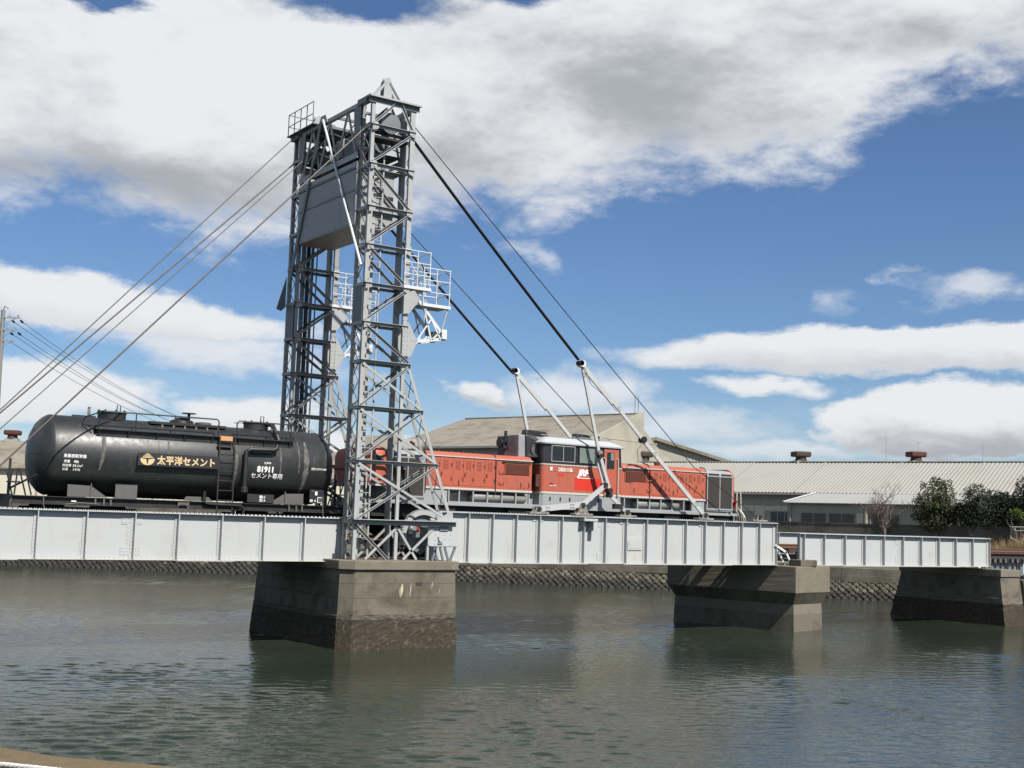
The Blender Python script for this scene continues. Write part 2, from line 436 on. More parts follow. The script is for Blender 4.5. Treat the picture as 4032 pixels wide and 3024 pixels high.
mat('lime_tan', (0.36, 0.27, 0.16), 0.8, var=0.15, scale=8)
mat('stone', (0.135, 0.122, 0.094), 0.85, var=0.3, scale=1.6, col2=(0.07, 0.062, 0.047), amt2=0.8, scale2=3.0, thr=0.54, bump=0.6, bscale=20, spec=0.2)
mat('stone_b', (0.18, 0.158, 0.118), 0.85, var=0.25, scale=2.2, col2=(0.08, 0.07, 0.05), amt2=0.6, scale2=4.0, thr=0.58, bump=0.6, bscale=20, spec=0.2)
mat('stone_wet', (0.030, 0.027, 0.022), 0.6, var=0.4, scale=2.5, col2=(0.085, 0.075, 0.058), amt2=0.7, scale2=6, thr=0.62, spec=0.4)
mat('stone_joint', (0.040, 0.034, 0.026), 0.95, var=0.3, scale=3)
mat('slate_roof', (0.32, 0.29, 0.235), 0.85, var=0.16, scale=0.5, col2=(0.17, 0.145, 0.105), amt2=0.7, scale2=0.55, thr=0.55, bump=0.4, bscale=3, spec=0.15, stretch=(1, 1, 2.5))
mat('sheet_roof', (0.41, 0.40, 0.365), 0.8, var=0.10, scale=0.35, col2=(0.36, 0.33, 0.26), amt2=0.4, scale2=0.3, thr=0.58, spec=0.15)
mat('sheet_grey', (0.34, 0.345, 0.335), 0.7, var=0.12, scale=0.7, spec=0.2)
mat('plaster', (0.47, 0.445, 0.365), 0.9, var=0.12, scale=0.4, col2=(0.28, 0.26, 0.215), amt2=0.55, scale2=0.25, thr=0.55, streak=0.35, streak_col=(0.16, 0.15, 0.12), spec=0.15)
mat('plaster_grey', (0.36, 0.37, 0.335), 0.9, var=0.15, scale=0.5, streak=0.3, streak_col=(0.14, 0.13, 0.11), spec=0.15)
mat('panel_cream', (0.78, 0.73, 0.59), 0.8, var=0.12, scale=1.0, streak=0.2, spec=0.2)
mat('board_grey', (0.46, 0.445, 0.385), 0.85, var=0.2, scale=1.2, streak=0.3, spec=0.15)
mat('frame_grey', (0.38, 0.38, 0.36), 0.6, var=0.1)
mat('rust', (0.135, 0.042, 0.022), 0.85, var=0.3, scale=3, col2=(0.06, 0.028, 0.02), amt2=0.7, scale2=4, thr=0.5)
mat('rust_dark', (0.07, 0.05, 0.042), 0.85, var=0.3, scale=3)
mat('bark', (0.13, 0.105, 0.085), 0.9, var=0.3, scale=8)
mat('twig', (0.17, 0.135, 0.115), 0.9, var=0.3, scale=8)
mat('leaf_dark', (0.028, 0.042, 0.018), 0.6, var=0.55, scale=2.5, spec=0.3)
mat('leaf_olive', (0.070, 0.080, 0.028), 0.6, var=0.5, scale=2.5, spec=0.3)
mat('leaf_bright', (0.105, 0.135, 0.022), 0.6, var=0.4, scale=3, spec=0.3)
mat('dry_grass', (0.33, 0.225, 0.105), 0.9, var=0.35, scale=2)
mat('soil', (0.11, 0.092, 0.066), 0.95, var=0.3, scale=0.6, col2=(0.16, 0.13, 0.075), amt2=0.6, scale2=0.4, thr=0.5)
mat('hill', (0.05, 0.062, 0.05), 0.95, var=0.3, scale=0.05)
mat('quay_top', (0.235, 0.185, 0.115), 0.95, var=0.3, scale=9, col2=(0.32, 0.21, 0.10), amt2=0.7, scale2=20, thr=0.56, bump=1.0, bscale=60, spec=0.15)
mat('asphalt', (0.15, 0.135, 0.115), 0.95, var=0.25, scale=20, bump=0.8, bscale=90, spec=0.15)
mat('rope_white', (0.72, 0.72, 0.70), 0.8, var=0.08, scale=40)
mat('pole', (0.27, 0.265, 0.25), 0.8, var=0.15, scale=3)
mat('ceramic', (0.50, 0.52, 0.54), 0.3, var=0.1)




def make_water():
    m = bpy.data.materials.new('water'); m.use_nodes = True; nt = m.node_tree; b = nt.nodes['Principled BSDF']
    geo = nt.nodes.new('ShaderNodeNewGeometry')
    pos = S(nt, geo.outputs['Position'])
    nb = noise(nt, pos, 0.11, 3, 0.5)
    n = nt.nodes.new('ShaderNodeMix'); n.data_type = 'RGBA'
    nt.links.new(nb.step(0.35, 0.7).k, n.inputs[0])
    n.inputs[6].default_value = (0.018, 0.026, 0.0175, 1); n.inputs[7].default_value = (0.029, 0.038, 0.025, 1)
    nt.links.new(n.outputs[2], b.inputs['Base Color'])
    b.inputs['IOR'].default_value = 1.333; b.inputs['Roughness'].default_value = 0.06
    rip = noise(nt, pos, 6.5, 3, 0.6, 0.3); rip2 = noise(nt, pos, 2.0, 2, 0.5)
    bn = nt.nodes.new('ShaderNodeBump'); bn.inputs['Strength'].default_value = 0.28; bn.inputs['Distance'].default_value = 0.05
    nt.links.new((rip * 0.8 + rip2).k, bn.inputs['Height']); nt.links.new(bn.outputs[0], b.inputs['Normal'])
    M['water'] = m


make_water()

# ------------------------------------------------------------------ water
WZ = -2.72
RH2 = Vector((math.cos(YAW), -math.sin(YAW), 0)); FH2 = Vector((math.sin(YAW), math.cos(YAW), 0))


def make_water_mesh():
    rows, cols = 1400, 440
    dep = 12.0 * (150 / 12.0) ** (np.linspace(0, 1, rows)); fr = np.linspace(-0.55, 0.55, cols)
    D_, F_ = np.meshgrid(dep, fr, indexing='ij'); L_ = D_ * F_
    Xw = CAM.x + L_ * RH2.x + D_ * FH2.x; Yw = CAM.y + L_ * RH2.y + D_ * FH2.y
    z = np.zeros_like(Xw)
    wind = math.atan2(FH2.y, FH2.x) + 0.15
    sp = D_ * (math.log(12.5) / rows)                      # row spacing: leave out waves the mesh cannot carry
    for i in range(90):
        lam = 0.19 * (0.75 / 0.19) ** RNG.random(); th = wind + RNG.normal(0, 0.36); k = 2 * np.pi / lam
        amp = 0.0135 * lam / (2 * np.pi)
        z += amp * np.clip(lam / sp / 3.0 - 0.5, 0, 1) * np.sin(k * (np.cos(th) * Xw + np.sin(th) * Yw) + RNG.random() * 6.283)
    # cat's-paws: the breeze ruffles some patches more than others
    pat = np.zeros_like(Xw)
    for i in range(16):
        lam = 8 + 26 * RNG.random(); th = wind + RNG.normal(0, 0.9); k = 2 * np.pi / lam
        pat += np.sin(k * (np.cos(th) * Xw + np.sin(th) * Yw) + RNG.random() * 6.283)
    pat = (0.22 + 1.1 / (1 + np.exp(-(pat - 0.3) * 1.1))) * (0.62 + 0.6 * np.clip((46 - D_) / 20, 0, 1))
    z = z * pat
    z[:, 0] = z[:, -1] = 0; z[-1] = 0
    co = np.stack([Xw, Yw, z + WZ], -1).reshape(-1, 3)
    i, j = np.meshgrid(np.arange(rows - 1), np.arange(cols - 1), indexing='ij'); a = (i * cols + j).ravel()
    fa = np.stack([a, a + 1, a + cols + 1, a + cols], -1)
    n0 = len(co)
    co = np.vstack([co, [[-700, -700, WZ - 0.06], [900, -700, WZ - 0.06], [900, 900, WZ - 0.06], [-700, 900, WZ - 0.06]]])
    fa = np.vstack([fa, [[n0, n0 + 1, n0 + 2, n0 + 3]]])
    me = bpy.data.meshes.new('water')
    me.vertices.add(len(co)); me.vertices.foreach_set('co', co.ravel())
    me.loops.add(fa.size); me.loops.foreach_set('vertex_index', fa.ravel())
    me.polygons.add(len(fa)); me.polygons.foreach_set('loop_start', np.arange(len(fa)) * 4); me.polygons.foreach_set('loop_total', np.full(len(fa), 4))
    me.polygons.foreach_set('use_smooth', np.ones(len(fa), bool))
    me.update(); me.validate()
    me.materials.append(M['water'])
    o = bpy.data.objects.new('water', me); COL.objects.link(o)
    tag(o, kind='structure', label='rippled green grey tidal water of the canal')


make_water_mesh()

# ------------------------------------------------------------------ far bank
BANK = [(-60, 104), (-30, 77.5), (-2.7, 54.7), (9.4, 44.0), (23.1, 33.9), (30.9, 25.0), (38.3, 14.8), (46.0, 3.0), (60, -17), (120, -95)]


def offset_line(pl, d):
    out = []
    for i, p in enumerate(pl):
        a = Vector(pl[max(i - 1, 0)]); b = Vector(pl[min(i + 1, len(pl) - 1)]); t = (b - a).normalized()
        n = Vector((-t.y, t.x)); n = n if n.dot(Vector((FH2.x, FH2.y))) > 0 else -n
        out.append((p[0] + n.x * d, p[1] + n.y * d))
    return out


def strip(rows, name, m, **kw):
    """rows of equal point counts -> one sheet"""
    mb = MB(); k = len(rows[0]); vs = [p for r_ in rows for p in r_]
    mb.add(vs, [(i * k + j, i * k + j + 1, (i + 1) * k + j + 1, (i + 1) * k + j) for i in range(len(rows) - 1) for j in range(k - 1)])
    return mb.build(name, m, **kw)


def zline(pl, z): return [(p[0], p[1], z) for p in pl]


land = strip([zline(offset_line(BANK, 1.15), -0.90), zline(offset_line(BANK, 5.0), -0.55), zline(offset_line(BANK, 6.5), 0.25),
              zline(offset_line(BANK, 12.0), 0.4), zline(offset_line(BANK, 700.0), 0.5)], 'ground', 'soil')
tag(land, kind='structure', label='flat earth ground of the far bank')
# low wooded hills on the horizon behind the sheds
hill_mb = MB(); hp = []
for i in range(61):
    a = YAW - 1.1 + 2.2 * i / 60; d = 620
    hgt = 14 + 9 * math.sin(i * .37) + 6 * math.sin(i * .91 + 1)
    hp.append((CAM.x + math.sin(a) * d, CAM.y + math.cos(a) * d, max(3, hgt)))
hill_mb.add([(p[0], p[1], -1) for p in hp] + hp + [(p[0] * 1.12, p[1] * 1.12, -1) for p in hp],
            [(r_ * 61 + i, r_ * 61 + i + 1, (r_ + 1) * 61 + i + 1, (r_ + 1) * 61 + i) for r_ in range(2) for i in range(60)])
tag(hill_mb.build('hills', 'hill'), kind='structure')

# stone-pitched revetment with concrete coping
rev = thing('revetment', 'sloping stone pitched revetment with concrete coping along the far bank', 'revetment', (BANK[5][0], BANK[5][1], WZ))
strip([zline(offset_line(BANK, -0.25), WZ - 0.7), zline(offset_line(BANK, 0.10), WZ + 0.05), zline(offset_line(BANK, 0.72), -1.74), zline(offset_line(BANK, 0.9), -1.74)],
      'bedding', 'stone_joint', parent=rev)


def bank_point(s_):
    """point and directions at arc length s_ along the bank"""
    for i in range(len(BANK) - 1):
        a, b = Vector(BANK[i]), Vector(BANK[i + 1]); L = (b - a).length
        if s_ <= L or i == len(BANK) - 2:
            t = (b - a).normalized(); n = Vector((-t.y, t.x)); n = n if n.dot(Vector((FH2.x, FH2.y))) > 0 else -n
            return a + t * s_, t, n
        s_ -= L


def stone_mesh(seed, w=0.36, d=0.16):
    rnd = random.Random(seed); k = 7; vs, h = [], w * 0.5
    ring = []
    for j in range(k):
        a = 2 * math.pi * (j + rnd.uniform(-.12, .12)) / k
        q = 1.0 / max(abs(math.cos(a + .78)), abs(math.sin(a + .78)))
        ring.append((math.cos(a) * h * min(q, 1.28) * rnd.uniform(.86, .98), math.sin(a) * h * min(q, 1.28) * rnd.uniform(.86, .98)))
    me = bpy.data.meshes.new('pitching_stone')
    vs = [(x, -d * .4, y) for x, y in ring] + [(x * .97, d * .25, y * .97) for x, y in ring] + [(x * .62, d * rnd.uniform(.55, .75), y * .62) for x, y in ring]
    fs = [(r_ * k + j, r_ * k + (j + 1) % k, (r_ + 1) * k + (j + 1) % k, (r_ + 1) * k + j) for r_ in range(2) for j in range(k)] + [tuple(range(2 * k, 3 * k))]
    me.from_pydata(vs, [], fs)
    bm = bmesh.new(); bm.from_mesh(me); bmesh.ops.recalc_face_normals(bm, faces=bm.faces); bm.to_mesh(me); bm.free()
    return me


STONES = {m_: [stone_mesh(i) for i in range(4)] for m_ in ('stone', 'stone_b', 'stone_wet')}
for m_, l_ in STONES.items():
    for q_ in l_: q_.materials.append(M[m_])


def pitching():
    slope = math.atan2(1.74 - (-WZ) + 0.98 + 1.0, 0.62)  # direction only for the face tilt
    face_dir_h, face_dir_v = 0.62, (-1.74 - (WZ + 0.05))
    Lf = math.hypot(face_dir_h, face_dir_v); n_rows = 3
    cand = []
    p = 0.43
    s_total = 0
    for row in range(n_rows * 2 + 1):
        fz = -0.10 + row * (Lf + 0.1) / (n_rows * 2)
        s0 = 62.0 + (p / 2 if row % 2 else 0)
        s_ = s0
        while s_ < 160:
            cand.append((s_ + random.uniform(-.03, .03), fz + random.uniform(-.02, .02))); s_ += p
    vis = []
    for s_, fz in cand:
        q, t, n = bank_point(s_); P = Vector((q.x, q.y, 0)) + Vector((n.x, n.y, 0)) * (0.10 + fz / Lf * face_dir_h)
        P.z = WZ + 0.05 + fz / Lf * face_dir_v
        out = Vector((-n.x * face_dir_v, -n.y * face_dir_v, face_dir_h)).normalized(); along = Vector((t.x, t.y, 0)); up = along.cross(out)
        if up.z < 0: up, along = -up, -along
        lat = (P - CAM).dot(RH2) / (P - CAM).dot(FH2)
        key = 0 if (-0.05 < lat < 0.127 or 0.255 < lat < 0.31) else 1
        vis.append((key, (P - CAM).length, P, along, out, up))
    vis.sort(key=lambda r_: (r_[0], r_[1]))
    rest = MB(); n_part = 0
    for key, dist, P, along, out, up in vis:
        wet = P.z < WZ + 0.46 + random.uniform(-.12, .12)
        if (P - CAM).dot(RH2) < -2 and random.random() < .75: wet = True      # most left-hand stones join the dark set
        kind = 'stone_wet' if wet else random.choice(('stone', 'stone', 'stone_b'))
        me = random.choice(STONES[kind]); s_ = random.uniform(.88, 1.08)
        rot = Matrix((along, out, up)).transposed().to_4x4() @ Matrix.Rotation(random.uniform(-.2, .2), 4, 'Y')
        if n_part < 295 and key == 0:
            o = inst(me, 'pitching_stone', rev, P, rot.to_euler(), (s_, s_, s_)); n_part += 1
        else:
            mt = Matrix.Translation(P) @ rot @ Matrix.Scale(s_, 4)
            tgt = REST.setdefault(kind, MB())
            tgt.add([mt @ v.co for v in me.vertices], [tuple(f.vertices) for f in me.polygons])
    for kind, mb in REST.items():
        mb.build('pitching', kind, rev, kind='stuff')


REST = {}
pitching()
# coping in lengths, two steps
s_ = 60.0
while s_ < 165:
    L = random.uniform(2.6, 4.2)
    (a, t0, n0), (b, t1, n1) = bank_point(s_), bank_point(s_ + L - 0.02)
    for (i0, i1, z0, z1, nm) in ((0.62, 1.6, -1.74, -1.32, 'ledge_stone'), (0.86, 1.7, -1.32, -0.88, 'coping_stone')):
        j = random.uniform(-.015, .015)
        c = [(a + n0 * (i0 + j)), (b + n1 * (i0 + j)), (b + n1 * i1), (a + n0 * i1)]
        MB().prism([(q.x, q.y, z0 + .002) for q in c], (0, 0, z1 - z0)).build(nm, 'concrete_grey', rev, bevel=0.02)
    s_ += L

# boundary wall above the bank
WALL = [(-40, 118), (8, 70), (36.0, 40.5), (43.9, 28.8), (45.9, 20.2), (46.0, 12.8), (46.5, 9.6)]
wl = thing('boundary_wall', 'long stained grey concrete wall below the corrugated shed and shrubs', 'wall', (45.9, 20.2, 0.3))
for i in range(len(WALL) - 1):
    a, b = Vector(WALL[i]), Vector(WALL[i + 1]); t = (b - a).normalized(); n = Vector((-t.y, t.x)); L = (b - a).length
    k = max(1, round(L / 4.5)); zt = 1.80 if i < 3 else 1.92
    for j in range(k):
        p, q = a + t * (L * j / k), a + t * (L * (j + 1) / k - .015)
        MB().prism([(p.x, p.y, -.9), (q.x, q.y, -.9), (q.x + n.x * .22, q.y + n.y * .22, -.9), (p.x + n.x * .22, p.y + n.y * .22, -.9)], (0, 0, zt - .08 + .9)).build('wall_panel', 'concrete_grey', wl)
        MB().prism([(p.x - n.x * .03, p.y - n.y * .03, zt - .078), (q.x - n.x * .03, q.y - n.y * .03, zt - .078), (q.x + n.x * .25, q.y + n.y * .25, zt - .078), (p.x + n.x * .25, p.y + n.y * .25, zt - .078)], (0, 0, .08)).build('wall_coping', 'concrete_grey', wl)
        if j % 2 == 0:
            MB().prism([(p.x - n.x * .05 - t.x * .09, p.y - n.y * .05 - t.y * .09, -.9), (p.x - n.x * .05 + t.x * .09, p.y - n.y * .05 + t.y * .09, -.9), (p.x + n.x * .1 + t.x * .09, p.y + n.y * .1 + t.y * .09, -.9), (p.x + n.x * .1 - t.x * .09, p.y + n.y * .1 - t.y * .09, -.9)], (0, 0, zt + .8)).build('buttress', 'concrete_grey', wl)

# ------------------------------------------------------------------ near quay under the photographer
qa, qb = Vector((-21.49, -28.50)), Vector((-20.78, -29.47)); qt = (qb - qa).normalized(); qn = Vector((qt.y, -qt.x))
qn = qn if qn.dot(Vector((CAM.x, CAM.y)) - qa) > 0 else -qn
A, B = qa - qt * 60, qa + qt * 60
def qp(p, d, z): return (p.x + qn.x * d, p.y + qn.y * d, z)
qy = MB()
rows = []
NN = 240
for (d, z) in ((0.02, -3.4), (0.0, -0.06), (0.06, 0.0), (0.50, 0.0)):
    rows.append([qp(A + (B - A) * (i / NN), d + random.uniform(-.02, .02), z + (random.uniform(-.012, .012) if z > -1 else 0)) for i in range(NN + 1)])
quay = strip(rows, 'quay', 'quay_top')
tag(quay, kind='structure', label='rough tan coping of the near quay')
pv = strip([[qp(A, 0.50, -0.004), qp(B, 0.50, -0.004)], [qp(A, 30, -0.004), qp(B, 30, -0.004)]], 'pavement', 'asphalt')
tag(pv, kind='structure', label='worn asphalt on the near quay')
# twisted white rope lying along the coping
rp = thing('mooring_rope', 'white twisted rope lying along the near quay edge', 'rope', (-21.6, -29.05, 0.0))
rope_mb = []
for st_ in range(3):
    pts = []
    for i in range(0, 260):
        s_ = -1.6 + i * .014; ph = s_ * 2 * math.pi / .09 + st_ * 2.094
        base = Vector((-21.64, -29.13)) + (Vector((-21.47, -29.34)) - Vector((-21.64, -29.13))).normalized() * s_
        pts.append((base.x + qn.x * math.cos(ph) * .007, base.y + qn.y * math.cos(ph) * .007, .016 + math.sin(ph) * .007))
    MB().tube(pts, .0075, 6).build('strand', 'rope_white', rp, smooth=True)

# ------------------------------------------------------------------ piers
def ring_prism(name, levels, m, parent, **kw):
    """stack of polygons [(z, [(x, y)...])] joined into a closed solid"""
    mb = MB(); k = len(levels[0][1]); vs = [(x, y, z) for z, pl in levels for x, y in pl]
    fs = [(r_ * k + j, r_ * k + (j + 1) % k, (r_ + 1) * k + (j + 1) % k, (r_ + 1) * k + j) for r_ in range(len(levels) - 1) for j in range(k)]
    fs += [tuple(range(k))[::-1], tuple(range((len(levels) - 1) * k, len(levels) * k))]
    mb.add(vs, fs)
    return mb.build(name, m, parent, **kw)


def rough(o, amp, cuts=5):
    """break up a flat concrete face a little"""
    bm = bmesh.new(); bm.from_mesh(o.data)
    bmesh.ops.subdivide_edges(bm, edges=bm.edges, cuts=cuts, use_grid_fill=True)
    for v in bm.verts: v.co += Vector((random.uniform(-amp, amp), random.uniform(-amp, amp), random.uniform(-amp, amp) * .6))
    bm.to_mesh(o.data); bm.free()


def oct_poly(x0, x1, y0, y1, c):
    return [(x0 + c, y0), (x1, y0), (x1, y1), (x0 + c, y1), (x0, y1 - c), (x0, y0 + c)]


P1 = thing('bridge_pier', 'massive concrete pier carrying the steel lifting tower', 'pier', (-3.2, 2.0, WZ))
def p1(z):  # battered outline
    e = (-.3 - z) * .05
    return oct_poly(-5.29 - e, -1.28 + e * .5, -1.42 - e, 5.6 + e, .36)
o = ring_prism('cap', [(-.27, oct_poly(-5.37, -1.2, -1.5, 5.7, .38)), (.02, oct_poly(-5.37, -1.2, -1.5, 5.7, .38))], 'concrete_pale', P1, bevel=.025)
for (za, zb) in ((-.272, -.70), (-.705, -1.14), (-1.145, -1.66)):   # lifts of the formwork, joints between them
    ring_prism('concrete_lift', [(zb, p1(zb)), (za, p1(za))], 'concrete', P1, bevel=.008)
o = ring_prism('barnacle_band', [(-1.80, [(x * 1.0, y) for x, y in p1(-1.9)]), (-1.665, p1(-1.80))], 'barnacle', P1); rough(o, .012, 24)
o = ring_prism('oyster_growth', [(-4.0, p1(-4.4)), (-1.805, p1(-2.0))], 'oyster', P1); rough(o, .013, 28)
for (x, z0, z1, w, m_) in ((-3.32, -1.13, -.73, .13, 'lime_tan'), (-3.30, -1.06, -.70, .06, 'lime'), (-2.98, -1.13, -.66, .035, 'lime'), (-2.18, -.86, -.64, .025, 'lime'), (-1.9, -1.02, -.82, .018, 'lime')):
    yq = p1((z0 + z1) / 2)[0][1]
    pts = []
    for i in range(9):
        t = i / 8; ww = w * (.12 + .5 * math.sin(math.pi * min(1, (1 - t) * 1.05)) ** 1.0) * (1 if m_ != 'lime' or w > .05 else .6)
        pts.append((x + .05 * t + random.uniform(-.006, .006), z0 + (z1 - z0) * t, ww))
    mb = MB(); poly = [(p[0] - p[2], p1(p[1])[0][1] - .006 - (.003 if m_ == 'lime' else 0), p[1]) for p in pts] + [(p[0] + p[2], p1(p[1])[0][1] - .006 - (.003 if m_ == 'lime' else 0), p[1]) for p in pts[::-1]]
    mb.prism(poly, (0, .03, 0)).build('lime_run', m_, P1)
MB().box((-2.76, -1.455, -.75), (-2.53, -1.40, -.65)).build('cover_plate', 'rust_dark', P1)

P2 = thing('bridge_pier', 'hammerhead concrete pier with chipped pale cap, beneath the end of the lifting span', 'pier', (16.3, 2.0, WZ))
ca, sa = math.cos(R(12)), math.sin(R(12))
def p2(e, L=6.4, W=2.72):
    pts = [(-e, -e), (W + e, -e), (W + e, L + e), (-e, L + e)]
    return [(15.2 + x * ca - y * sa, -1.0 + x * sa + y * ca) for x, y in pts]
o = ring_prism('cap', [(-1.17, p2(0)), (-.09, p2(0))], 'concrete_pale', P2, bevel=.03); rough(o, .005, 8)
o = ring_prism('haunch', [(-1.62, p2(-.27)), (-1.175, p2(-.02))], 'concrete', P2)
o = ring_prism('shaft', [(-2.05, p2(-.24)), (-1.63, p2(-.26))], 'concrete_pale', P2)
o = ring_prism('tidal_shaft', [(-4.0, p2(-.2)), (-2.055, p2(-.24))], 'concrete', P2)
MB().box((15.75, -.75, -.085), (16.72, -.1, .17)).build('bearing_block', 'concrete', P2, bevel=.02)
P3 = thing('bridge_pier', 'battered concrete abutment pier at the land end of the bridge', 'pier', (29.4, 2.2, WZ))
def p3(z, g=0.0):
    e = (-.45 - z) * .13 + g
    return [(28.82 - e * .4, -1.0 - e), (30.3 + e * .2, -1.0 - e), (30.3 + e * .2, 4.55 + e * 2.0), (28.82 - e * .4, 4.55 + e * 2.0)]
o = ring_prism('cap', [(-.50, p3(-.45, .07)), (-.16, p3(-.45, .07))], 'concrete_pale', P3, bevel=.02)
o = ring_prism('body', [(-1.45, p3(-1.45)), (-.505, p3(-.5))], 'concrete', P3)
o = ring_prism('barnacle_band', [(-1.75, p3(-1.8)), (-1.455, p3(-1.5))], 'barnacle', P3); rough(o, .012, 18)
o = ring_prism('oyster_growth', [(-4.0, p3(-4)), (-1.755, p3(-1.9))], 'oyster', P3); rough(o, .014, 18)
AB = thing('wing_wall', 'low concrete wing wall beside the land end pier', 'wall', (32.5, -1.0, WZ))
ring_prism('upper_wall', [(-1.5, [(30.36, -1.35), (38, -2.3), (38, -1.2), (30.36, -.4)]), (-.62, [(30.36, -1.2), (38, -2.1), (38, -1.2), (30.36, -.4)])], 'concrete', AB, bevel=.06)
ring_prism('lower_wall', [(-4, [(30.4, -1.7), (46, -3.6), (46, -1.2), (30.4, -.6)]), (-1.505, [(30.4, -1.45), (46, -3.2), (46, -1.2), (30.4, -.6)])], 'barnacle', AB)

# ------------------------------------------------------------------ plate girder spans
def frange(a, b, s_):
    n = max(1, round((b - a) / s_)); return [a + (b - a) * (i + .5) / n for i in range(n)]


def plate_girder(T, x0, x1, y, zt, stiff, strips, side=-1, covers=(), rv=True, end_l=True, end_r=True, pitch=.13, splice=(), foot=()):
    """one riveted girder with its web at y, showing its face towards side; z=0 is the lower rivet row"""
    zb = -.075; sg = side
    MB().box((x0, y - .007, zb + .02), (x1, y + .007, zt - .02)).build('web', 'paint', T)
    MB().box((x0 - .03, y - .17, zt - .022), (x1 + .05, y + .17, zt)).build('top_flange', 'paint', T)
    MB().box((x0 - .03, y - .15, zb - .001), (x1 + .03, y + .15, zb + .021)).build('bottom_flange', 'paint_rust', T)
    for za, zc, nm in ((zb + .021, zb + .12, 'flange_angle'), (zt - .13, zt - .022, 'flange_angle')):
        MB().box((x0, y + sg * .0071, za), (x1, y + sg * .020, zc)).build(nm, 'paint', T)
    for (a, b, top) in covers:
        if top: MB().box((a, y - .17, zt + .0005), (b, y + .17, zt + .020)).build('cover_plate', 'paint', T)
        else: MB().box((a, y - .15, zb - .020), (b, y + .15, zb - .0015)).build('cover_plate', 'paint', T)
    zi = []
    for i, x in enumerate(stiff):
        mb = MB(); l = .155; w = .075; t = .012; s_ = strips[i] if i < len(strips) else 0
        ya, yb = y + sg * .021, y + sg * (.021 + l)
        q = -1 if s_ >= 0 else 1
        poly = [(x, yb), (x + t * 2.2, yb), (x + t * 2.2, ya), (x - w, ya), (x - w, ya + sg * t), (x, ya + sg * t)]
        mb.prism([(p[0], p[1], zb + .03) for p in poly], (0, 0, zt - zb - .06)).build('stiffener', 'paint', T, label=None)
        if rv and s_: zi += [(x - w * .5, ya + sg * t, z) for z in frange(.10, zt - .15, .105)]
        if rv and (i in foot): zi += [(x - w - .05, y + sg * .008, .09 + k * .075) for k in range(5)]
    if rv:
        zi += [(x, y + sg * .0205, 0.0) for x in frange(x0 + .05, x1 - .05, pitch)]
        zi += [(x, y + sg * .0205, zt - .075) for x in frange(x0 + .05, x1 - .05, pitch)]
    for (x, w) in splice:
        ya = y + sg * .0072
        for a, b, z0, z1 in ((x - .30, x + .30, .05, .33), (x - .13, x + .16, .33, zt - .36), (x - .30, x + .30, zt - .36, zt - .14)):
            MB().box((a, ya, z0 + .001), (b, ya + sg * .011, z1 - .001)).build('splice_plate', 'paint', T)
        zi += [(x - .26 + .085 * k, ya + sg * .011, z) for k in range(7) for z in (.10, .18, .26, zt - .30, zt - .21) if abs(k - 3.05) > .5]
        zi += [(x + d, ya + sg * .011, z) for d in (-.09, .07) for z in frange(.36, zt - .4, .11)]
    for flag, x, d in ((end_l, x0, 1), (end_r, x1, -1)):
        if flag:
            MB().box((x, y + sg * .021, zb + .025), (x + d * .014, y + sg * .14, zt - .025)).build('end_plate', 'paint', T)
            MB().box((x + d * .015, y + sg * .021, zb + .03), (x + d * .16, y + sg * .033, zt - .03)).build('end_angle', 'paint', T)
            if rv: zi += [(x + d * k, y + sg * .033, z) for k in (.05, .12) for z in frange(.08, zt - .12, .10)]
    if rv:
        rivets('rivet_heads', zi, (0, sg, 0), .019, T)
        rivets('flange_rivet_heads', [(x, y + k, zt + .0) for x in frange(x0 + .05, x1, pitch) for k in (-.11, .11)], (0, 0, 1), .026, T, h=.75)


def floor_system(T, x0, x1, zt, step=1.4):
    for x in frange(x0 + .3, x1 - .3, step):
        MB().box((x - .06, .03, .02), (x + .06, 3.82, .34)).build('cross_beam', 'paint_dark', T)
    for y in (1.4, 2.5): MB().box((x0 + .1, y - .05, .345), (x1 - .1, y + .05, .46)).build('stringer', 'paint_dark', T)


YF = 3.85   # far girder
T = thing('plate_girder_span', 'grey riveted plate girder span under the black tank wagon', 'bridge span', (-11.3, 1.9, -.1))
ls = [-17.0, -15.62, -14.25, -12.89, -11.51, -10.21, -8.86, -7.49, -6.13]
plate_girder(T, -18.2, -4.74, 0.0, 1.31, ls, [1] * 9, covers=((-16, -10.2, 0), (-14.7, -8.4, 0)), splice=((-11.56, .3),), foot=(3, 5, 7), pitch=.135, end_l=False)
plate_girder(T, -18.2, -4.74, YF, 1.31, ls[::2], [0] * 9, side=-1, rv=False, end_l=False)
floor_system(T, -18.2, -4.74, 1.31)

T = thing('bascule_span', 'white grey bascule girder span carrying the red diesel locomotive', 'bridge span', (7.0, 1.9, -.1))
bs = [float(i) for i in range(15)]
plate_girder(T, -1.55, 15.02, 0.0, 1.63, bs, [1, 1, 1, 1, 1] + [0] * 10, covers=((-1.3, -.05, 1), (5.4, 7.3, 1), (1.0, 12.5, 0), (0.1, .85, 0), (5.2, 6.9, 0)), splice=((6.0, .3),), foot=(7, 9, 11, 13), pitch=.115)
plate_girder(T, -1.55, 15.02, YF, 1.63, bs[::2], [0] * 15, side=-1, rv=False)
floor_system(T, -1.2, 14.9, 1.63)
for x in (3.0, 7.0, 11.0):   # small angle cleats at the top of some panels
    for d in (-1, 1): MB().box((x + d * .05, -.021, 1.40), (x + d * .22, -.033, 1.48)).build('cleat', 'paint', T)
MB().prism([(7.18, -.008, .44), (7.86, -.008, .44), (7.86, -.008, .74)] + [(7.52 + .34 * math.cos(a), -.008, .74 + .16 * math.sin(a)) for a in np.linspace(0.15, math.pi - .15, 9)] + [(7.18, -.008, .74)], (0, -.035, 0)).build('builder_plate', 'paint', T, label='arched cast builder plate')
